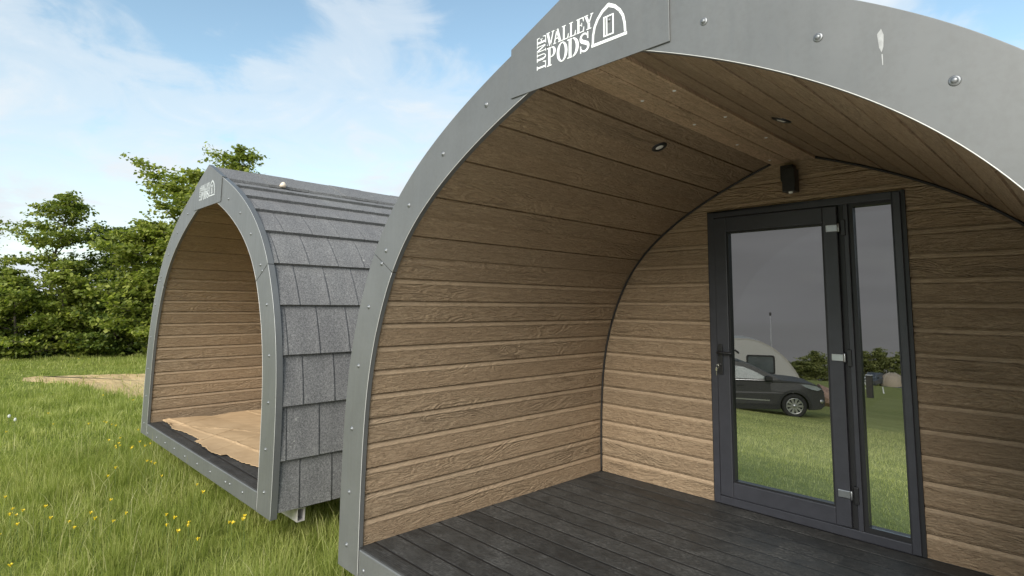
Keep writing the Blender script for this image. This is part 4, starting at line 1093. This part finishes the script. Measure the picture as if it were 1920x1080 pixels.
cv.location = (-6.95, 21.9, -2.44); cv.rotation_euler = (0, 0, car_ang-R(3))
mast = thing('flag_pole', 'thin bare pole rising behind the caravan', 'pole', (-11.0, 29.2, float(terrain(-11.0, 29.2))))
m = MB(); hz_ = .93-float(terrain(-11.0, 29.2)); m.tube([(0, 0, 0), (0, 0, hz_)], .045, 8, .03); m.build('pole', plain('grey_pole', (.35, .35, .36), .5), mast)
m = MB(); m.lathe([(0, hz_-.02), (.055, hz_), (.06, hz_+.12), (.03, hz_+.16), (0, hz_+.17)], (0, 0, 0), (0, 0, 1), 10); m.build('pole_cap', M['post'], mast)

# far car, seen from the front
c2 = thing('parked_car', 'small blue-grey car parked nose-on beside the tan tent', 'car', (-19.75, 82.2, 0))
sec = [(-.88, .28), (-.90, .75), (-.84, .98), (-.72, 1.05), (-.58, 1.50), (-.45, 1.55), (.45, 1.55), (.58, 1.50), (.72, 1.05), (.84, .98), (.90, .75), (.88, .28)]
m = MB(); rows = []
for y, kx, kz in ((-2.05, .86, .52), (-1.98, .95, .56), (-1.2, 1, .64), (-.75, 1, .70), (.0, 1, 1), (1.0, 1, 1), (1.9, .94, .92), (2.0, .9, .7)):
    rows.append([(x*kx, y, .28+(z-.28)*kz if z > .8 or kz >= .9 else z*1.0 if kz > .62 else .28+(z-.28)*.9) for x, z in sec])
for a, b in zip(rows, rows[1:]): m.strip(a, b, close=True)
m.face(rows[0]); m.face(rows[-1][::-1]); m.build('body', M['blue_paint'], c2)
m = MB(); m.face([(-.68, -.80, 1.04), (.68, -.80, 1.04), (.52, -.12, 1.48), (-.52, -.12, 1.48)]); m.build('windscreen', M['palewin'], c2)
m = MB(); m.prism(rr(-.42, .42, .52, .72, .05), 'y', -2.10, -2.04); m.build('grille', M['plastic'], c2)
m = MB(); m.prism(rr(-.27, .27, .36, .47, .02), 'y', -2.11, -2.05); m.build('number_plate', M['white_vinyl'], c2)
for sd in (-1, 1):
    m = MB(); m.prism([(sd*.46, .58), (sd*.80, .62), (sd*.80, .78), (sd*.48, .74)], 'y', -2.07, -1.9); m.build('headlight', M['palewin'], c2)
    m = MB(); m.prism([(sd*.84, .98), (sd*1.04, 1.0), (sd*1.04, 1.14), (sd*.86, 1.12)], 'y', -.75, -.6); m.build('wing_mirror', M['plastic'], c2)
    for y in (-1.35, 1.3): wheel(c2, sd*.78, y, .31, .2, sd, (M['tyre'], M['alloy'], M['black']), 6)
for w_ in [o for o in c2.children if o.name.startswith('wheel')]: w_.rotation_euler.z = R(90)
c2.location.z = float(terrain(-19.75, 82.2))+.02; c2.rotation_euler = (0, 0, R(-10)); 
tn = thing('dome_tent', 'tan dome tent with a dark groundsheet beside the small blue-grey car', 'tent', (-17.95, 83.7, float(terrain(-17.95, 83.7))), R(12))
rows = []
for i in range(9):
    h = i/8; w = 1.32*math.sqrt(max(0, 1-(h*.98)**2.6)); rows.append([(w*math.cos(a)*(1+.06*abs(math.cos(2*a))), w*math.sin(a)*(1+.06*abs(math.cos(2*a))), .16+1.62*h) for a in np.linspace(0, 2*math.pi, 33)])
m = MB(); m.grid(rows); m.face([q for q in rows[-1][:-1]]); m.build('canvas', M['tent'], tn)
m = MB(); m.lathe([(1.36, -.05), (1.42, .02), (1.37, .19)], (0, 0, 0), (0, 0, 1), 32); m.build('groundsheet', M['tentbase'], tn)
for a in (.7, 2.4, 4.0, 5.5):
    m = MB(); m.tube([(1.40*math.cos(a)*math.sqrt(max(0, 1-(t*.98)**2.6)), 1.40*math.sin(a)*math.sqrt(max(0, 1-(t*.98)**2.6)), .16+1.64*t) for t in np.linspace(0, 1, 10)], .03, 6); m.build('pole_sleeve', M['tentpole'], tn)
px_, py_ = -9.0, 38.8; pz = -4.2
pt0 = thing('hookup_post', 'dark square hook-up post with a pale cap standing in the mown field', 'post', (px_, py_, float(terrain(px_, py_))))
m = MB(); m.box(-.16, .16, -.16, .16, -.1, 1.30); m.build('pillar', M['post'], pt0, bevel=.015)
m = MB(); m.box(-.18, .18, -.18, .18, 1.335, 1.40); m.build('cap', plain('pale_grey_cap', (.42, .43, .45), .6), pt0, bevel=.01)
m = MB()
m.box(-.17, .17, -.17, .17, 1.30, 1.335); m.build('collar', M['gasket'], pt0)
for z in (.55, .80, 1.02, 1.2):
    m = MB(); m.box(-.22, -.16, -.10, .04, z-.04, z+.04); m.build('socket', M['white_vinyl'], pt0)
qx, qy = -11.25, 51.3
pg = thing('marker_peg', 'short white marker peg stuck in the mown field', 'peg', (qx, qy, float(terrain(qx, qy))))
m = MB(); m.prism([(-.05, -.1), (.05, -.1), (.03, .50), (-.03, .50)], 'y', -.03, .03); m.build('stake', M['white_vinyl'], pg, bevel=.01); pg.rotation_euler = (0, R(-6), 0)
bx_, by_ = -4.72, 18.62
bg = thing('canvas_bundle', 'reddish brown canvas bundle lying just ahead of the grey car', 'canvas bundle', (bx_, by_, float(terrain(bx_, by_))+.62), car_ang)
m = MB(); rng = random.Random(9); rows = []
for x, s_ in ((-.55, .35), (-.3, .30), (0, .26), (.22, .20), (.38, .09)):
    rows.append([(x, s_*1.1*math.cos(a)+rng.uniform(-.03, .03), s_*math.sin(a)*1.0-x*.28-.05+rng.uniform(-.03, .03)) for a in np.linspace(0, 2*math.pi, 11)[:-1]])
for a, b in zip(rows, rows[1:]): m.strip(a, b, close=True)
m.face(rows[0]); m.face(rows[-1][::-1]); m.build('canvas', M['brown'], bg)

# ------------------------------------------------------------------ camera
cam = bpy.data.cameras.new('camera'); co = bpy.data.objects.new('camera', cam); C.objects.link(co); S.camera = co
f_, rx, ry, rz = 1065.88, .10527, -.01024, .80222
Rz = Matrix.Rotation(rz, 3, 'Z'); Rx = Matrix.Rotation(rx, 3, 'X'); Ry = Matrix.Rotation(ry, 3, 'Y')
Mw = Rz @ Rx @ Ry
cols = [Mw @ Vector((1, 0, 0)), Mw @ Vector((0, 0, 1)), -(Mw @ Vector((0, 1, 0)))]
mat = Matrix((cols[0], cols[1], cols[2])).transposed().to_4x4(); mat.translation = Vector(CAM)
co.matrix_world = mat
cam.sensor_width = 36; cam.sensor_fit = 'HORIZONTAL'; cam.lens = 36*f_/1920
cam.shift_x = -5.08/1920; cam.shift_y = -81.5/1920
cam.clip_start = .02; cam.clip_end = 3000

# ------------------------------------------------------------------ light and sky
SUN_DIR = Vector((.34, -.78, .53)).normalized()
el = math.asin(SUN_DIR.z); az = math.atan2(SUN_DIR.x, SUN_DIR.y)
sl = bpy.data.lights.new('sun', 'SUN'); so = bpy.data.objects.new('sun', sl); C.objects.link(so)
sl.energy = 2.6; sl.angle = R(40); sl.color = (1, .965, .90)
so.rotation_euler = SUN_DIR.to_track_quat('Z', 'Y').to_euler()
W = bpy.data.worlds.new('World'); S.world = W; W.use_nodes = True
class WT(NT):
    def __init__(self, w):
        self.t = w.node_tree; self.t.nodes.clear(); self.out = self.t.nodes.new('ShaderNodeOutputWorld')
w = WT(W)
gen = w.n('ShaderNodeTexCoord').outputs['Generated']
sp = w.n('ShaderNodeSeparateXYZ'); w.l(gen, sp.inputs[0])
zc_ = w.math('MAXIMUM', sp.outputs[2], .02)
cb2 = w.n('ShaderNodeCombineXYZ'); w.l(sp.outputs[0], cb2.inputs[0]); w.l(sp.outputs[1], cb2.inputs[1]); w.l(zc_, cb2.inputs[2])
sky = w.n('ShaderNodeTexSky', sky_type='NISHITA'); sky.sun_disc = False; sky.sun_elevation = el; sky.sun_rotation = az
sky.air_density = 1.0; sky.dust_density = .6; sky.ozone_density = 1.2
w.l(cb2.outputs[0], sky.inputs[0])
den = w.math('ADD', zc_, .22)
cp = w.n('ShaderNodeCombineXYZ'); w.l(w.math('DIVIDE', sp.outputs[0], den), cp.inputs[0]); w.l(w.math('DIVIDE', sp.outputs[1], den), cp.inputs[1])
n1 = w.noise(w.mapping(cp.outputs[0], (1, 1, 1), (3.1, 7.7, .0)), 1.25, 9, .56, .5)
n2 = w.noise(w.mapping(cp.outputs[0], (1, 1, 1), (1.4, 2.3, 4.0)), 3.6, 8, .6, .8)
def pixdir(px, py):
    v = Vector(((px-960-5.08)/f_, 1, -(py-540+81.5)/f_)); d = Mw @ v; d.normalize(); return d
def lobe(d, r0, r1, amp):
    """cloud or clear patch round a compass direction of the sky"""
    dt = w.n('ShaderNodeVectorMath', operation='DOT_PRODUCT'); nz_ = w.n('ShaderNodeVectorMath', operation='NORMALIZE'); w.l(gen, nz_.inputs[0])
    w.l(nz_.outputs[0], dt.inputs[0]); dt.inputs[1].default_value = d
    mr = w.n('ShaderNodeMapRange'); mr.interpolation_type = 'SMOOTHSTEP'; w.l(dt.outputs['Value'], mr.inputs[0]); mr.inputs[1].default_value = math.cos(R(r1)); mr.inputs[2].default_value = math.cos(R(r0)); mr.inputs[3].default_value = 0; mr.inputs[4].default_value = amp
    return mr.outputs[0]
SKYL = []
mask = w.math('ADD', w.math('MULTIPLY', n1, .8), w.math('MULTIPLY', n2, .45))
for (d, r0, r1, amp) in [((-.80, .22, .56), 1, 15, -.20), ((-.55, .58, .60), 1, 16, -.22), ((-.92, -.20, .35), 2, 22, .12), ((-.80, .40, .36), 3, 14, .08), ((.02, .88, .48), 1, 12, -.12)]:
    mask = w.math('ADD', mask, lobe(Vector(d).normalized(), r0, r1, amp))
# thicker towards the horizon
hz = w.n('ShaderNodeMapRange'); w.l(zc_, hz.inputs[0]); hz.inputs[1].default_value = .02; hz.inputs[2].default_value = .42; hz.inputs[3].default_value = .17; hz.inputs[4].default_value = 0
mask = w.math('ADD', mask, hz.outputs[0])
cm = w.ramp(mask, [(.53, (0,)*3), (.68, (.55,)*3), (.85, (1,)*3)], 'EASE')
cloud = w.ramp(n2, [(.3, (7.0, 8.0, 8.7)), (.7, (8.6, 9.2, 9.5))])
cloud = w.n('ShaderNodeMix', data_type='RGBA')
w.l(n2, cloud.inputs[0]); cloud.inputs[6].default_value = (4.0, 4.55, 5.0, 1); cloud.inputs[7].default_value = (5.15, 5.4, 5.6, 1)
skyc = w.n('ShaderNodeMix', data_type='RGBA', blend_type='MULTIPLY'); skyc.inputs[0].default_value = 1
w.l(sky.outputs[0], skyc.inputs[6]); skyc.inputs[7].default_value = (1.5, 1.50, 1.27, 1)
full = w.mix(cm, skyc.outputs[2], cloud.outputs[2])
# low grey cloud bank behind the pods
hv = w.n('ShaderNodeCombineXYZ'); w.l(sp.outputs[0], hv.inputs[0]); w.l(sp.outputs[1], hv.inputs[1])
nv_ = w.n('ShaderNodeVectorMath', operation='NORMALIZE'); w.l(hv.outputs[0], nv_.inputs[0])
dt = w.n('ShaderNodeVectorMath', operation='DOT_PRODUCT'); w.l(nv_.outputs[0], dt.inputs[0]); dt.inputs[1].default_value = Vector((-.29, .957, 0))
a1 = w.n('ShaderNodeMapRange'); a1.interpolation_type = 'SMOOTHSTEP'; w.l(dt.outputs['Value'], a1.inputs[0]); a1.inputs[1].default_value = .80; a1.inputs[2].default_value = .94
a2 = w.n('ShaderNodeMapRange'); a2.interpolation_type = 'SMOOTHSTEP'; w.l(w.math('ADD', sp.outputs[2], w.math('MULTIPLY', n2, .06)), a2.inputs[0]); a2.inputs[1].default_value = .29; a2.inputs[2].default_value = .20
bank = w.math('MULTIPLY', a1.outputs[0], a2.outputs[0])
gcol = w.n('ShaderNodeMix', data_type='RGBA'); w.l(w.noise(w.mapping(gen, (3, 3, 16)), 1.3, 4, .5, .3), gcol.inputs[0]); gcol.inputs[6].default_value = (2.35, 2.35, 2.38, 1); gcol.inputs[7].default_value = (3.7, 3.72, 3.76, 1)
full = w.mix(bank, full, gcol.outputs[2])
bgn = w.n('ShaderNodeBackground'); w.l(full, bgn.inputs[0]); bgn.inputs[1].default_value = .1
w.l(bgn.outputs[0], w.out.inputs['Surface'])
W.cycles.sampling_method = 'MANUAL'; W.cycles.sample_map_resolution = 512

S.render.engine = 'CYCLES'
S.cycles.max_bounces = 8; S.cycles.diffuse_bounces = 4; S.cycles.transparent_max_bounces = 12; S.cycles.use_denoising = True
S.view_settings.view_transform = 'Standard'; S.view_settings.look = 'None'; S.view_settings.gamma = 1; S.view_settings.exposure = .85
S.render.resolution_x = 1024; S.render.resolution_y = 576
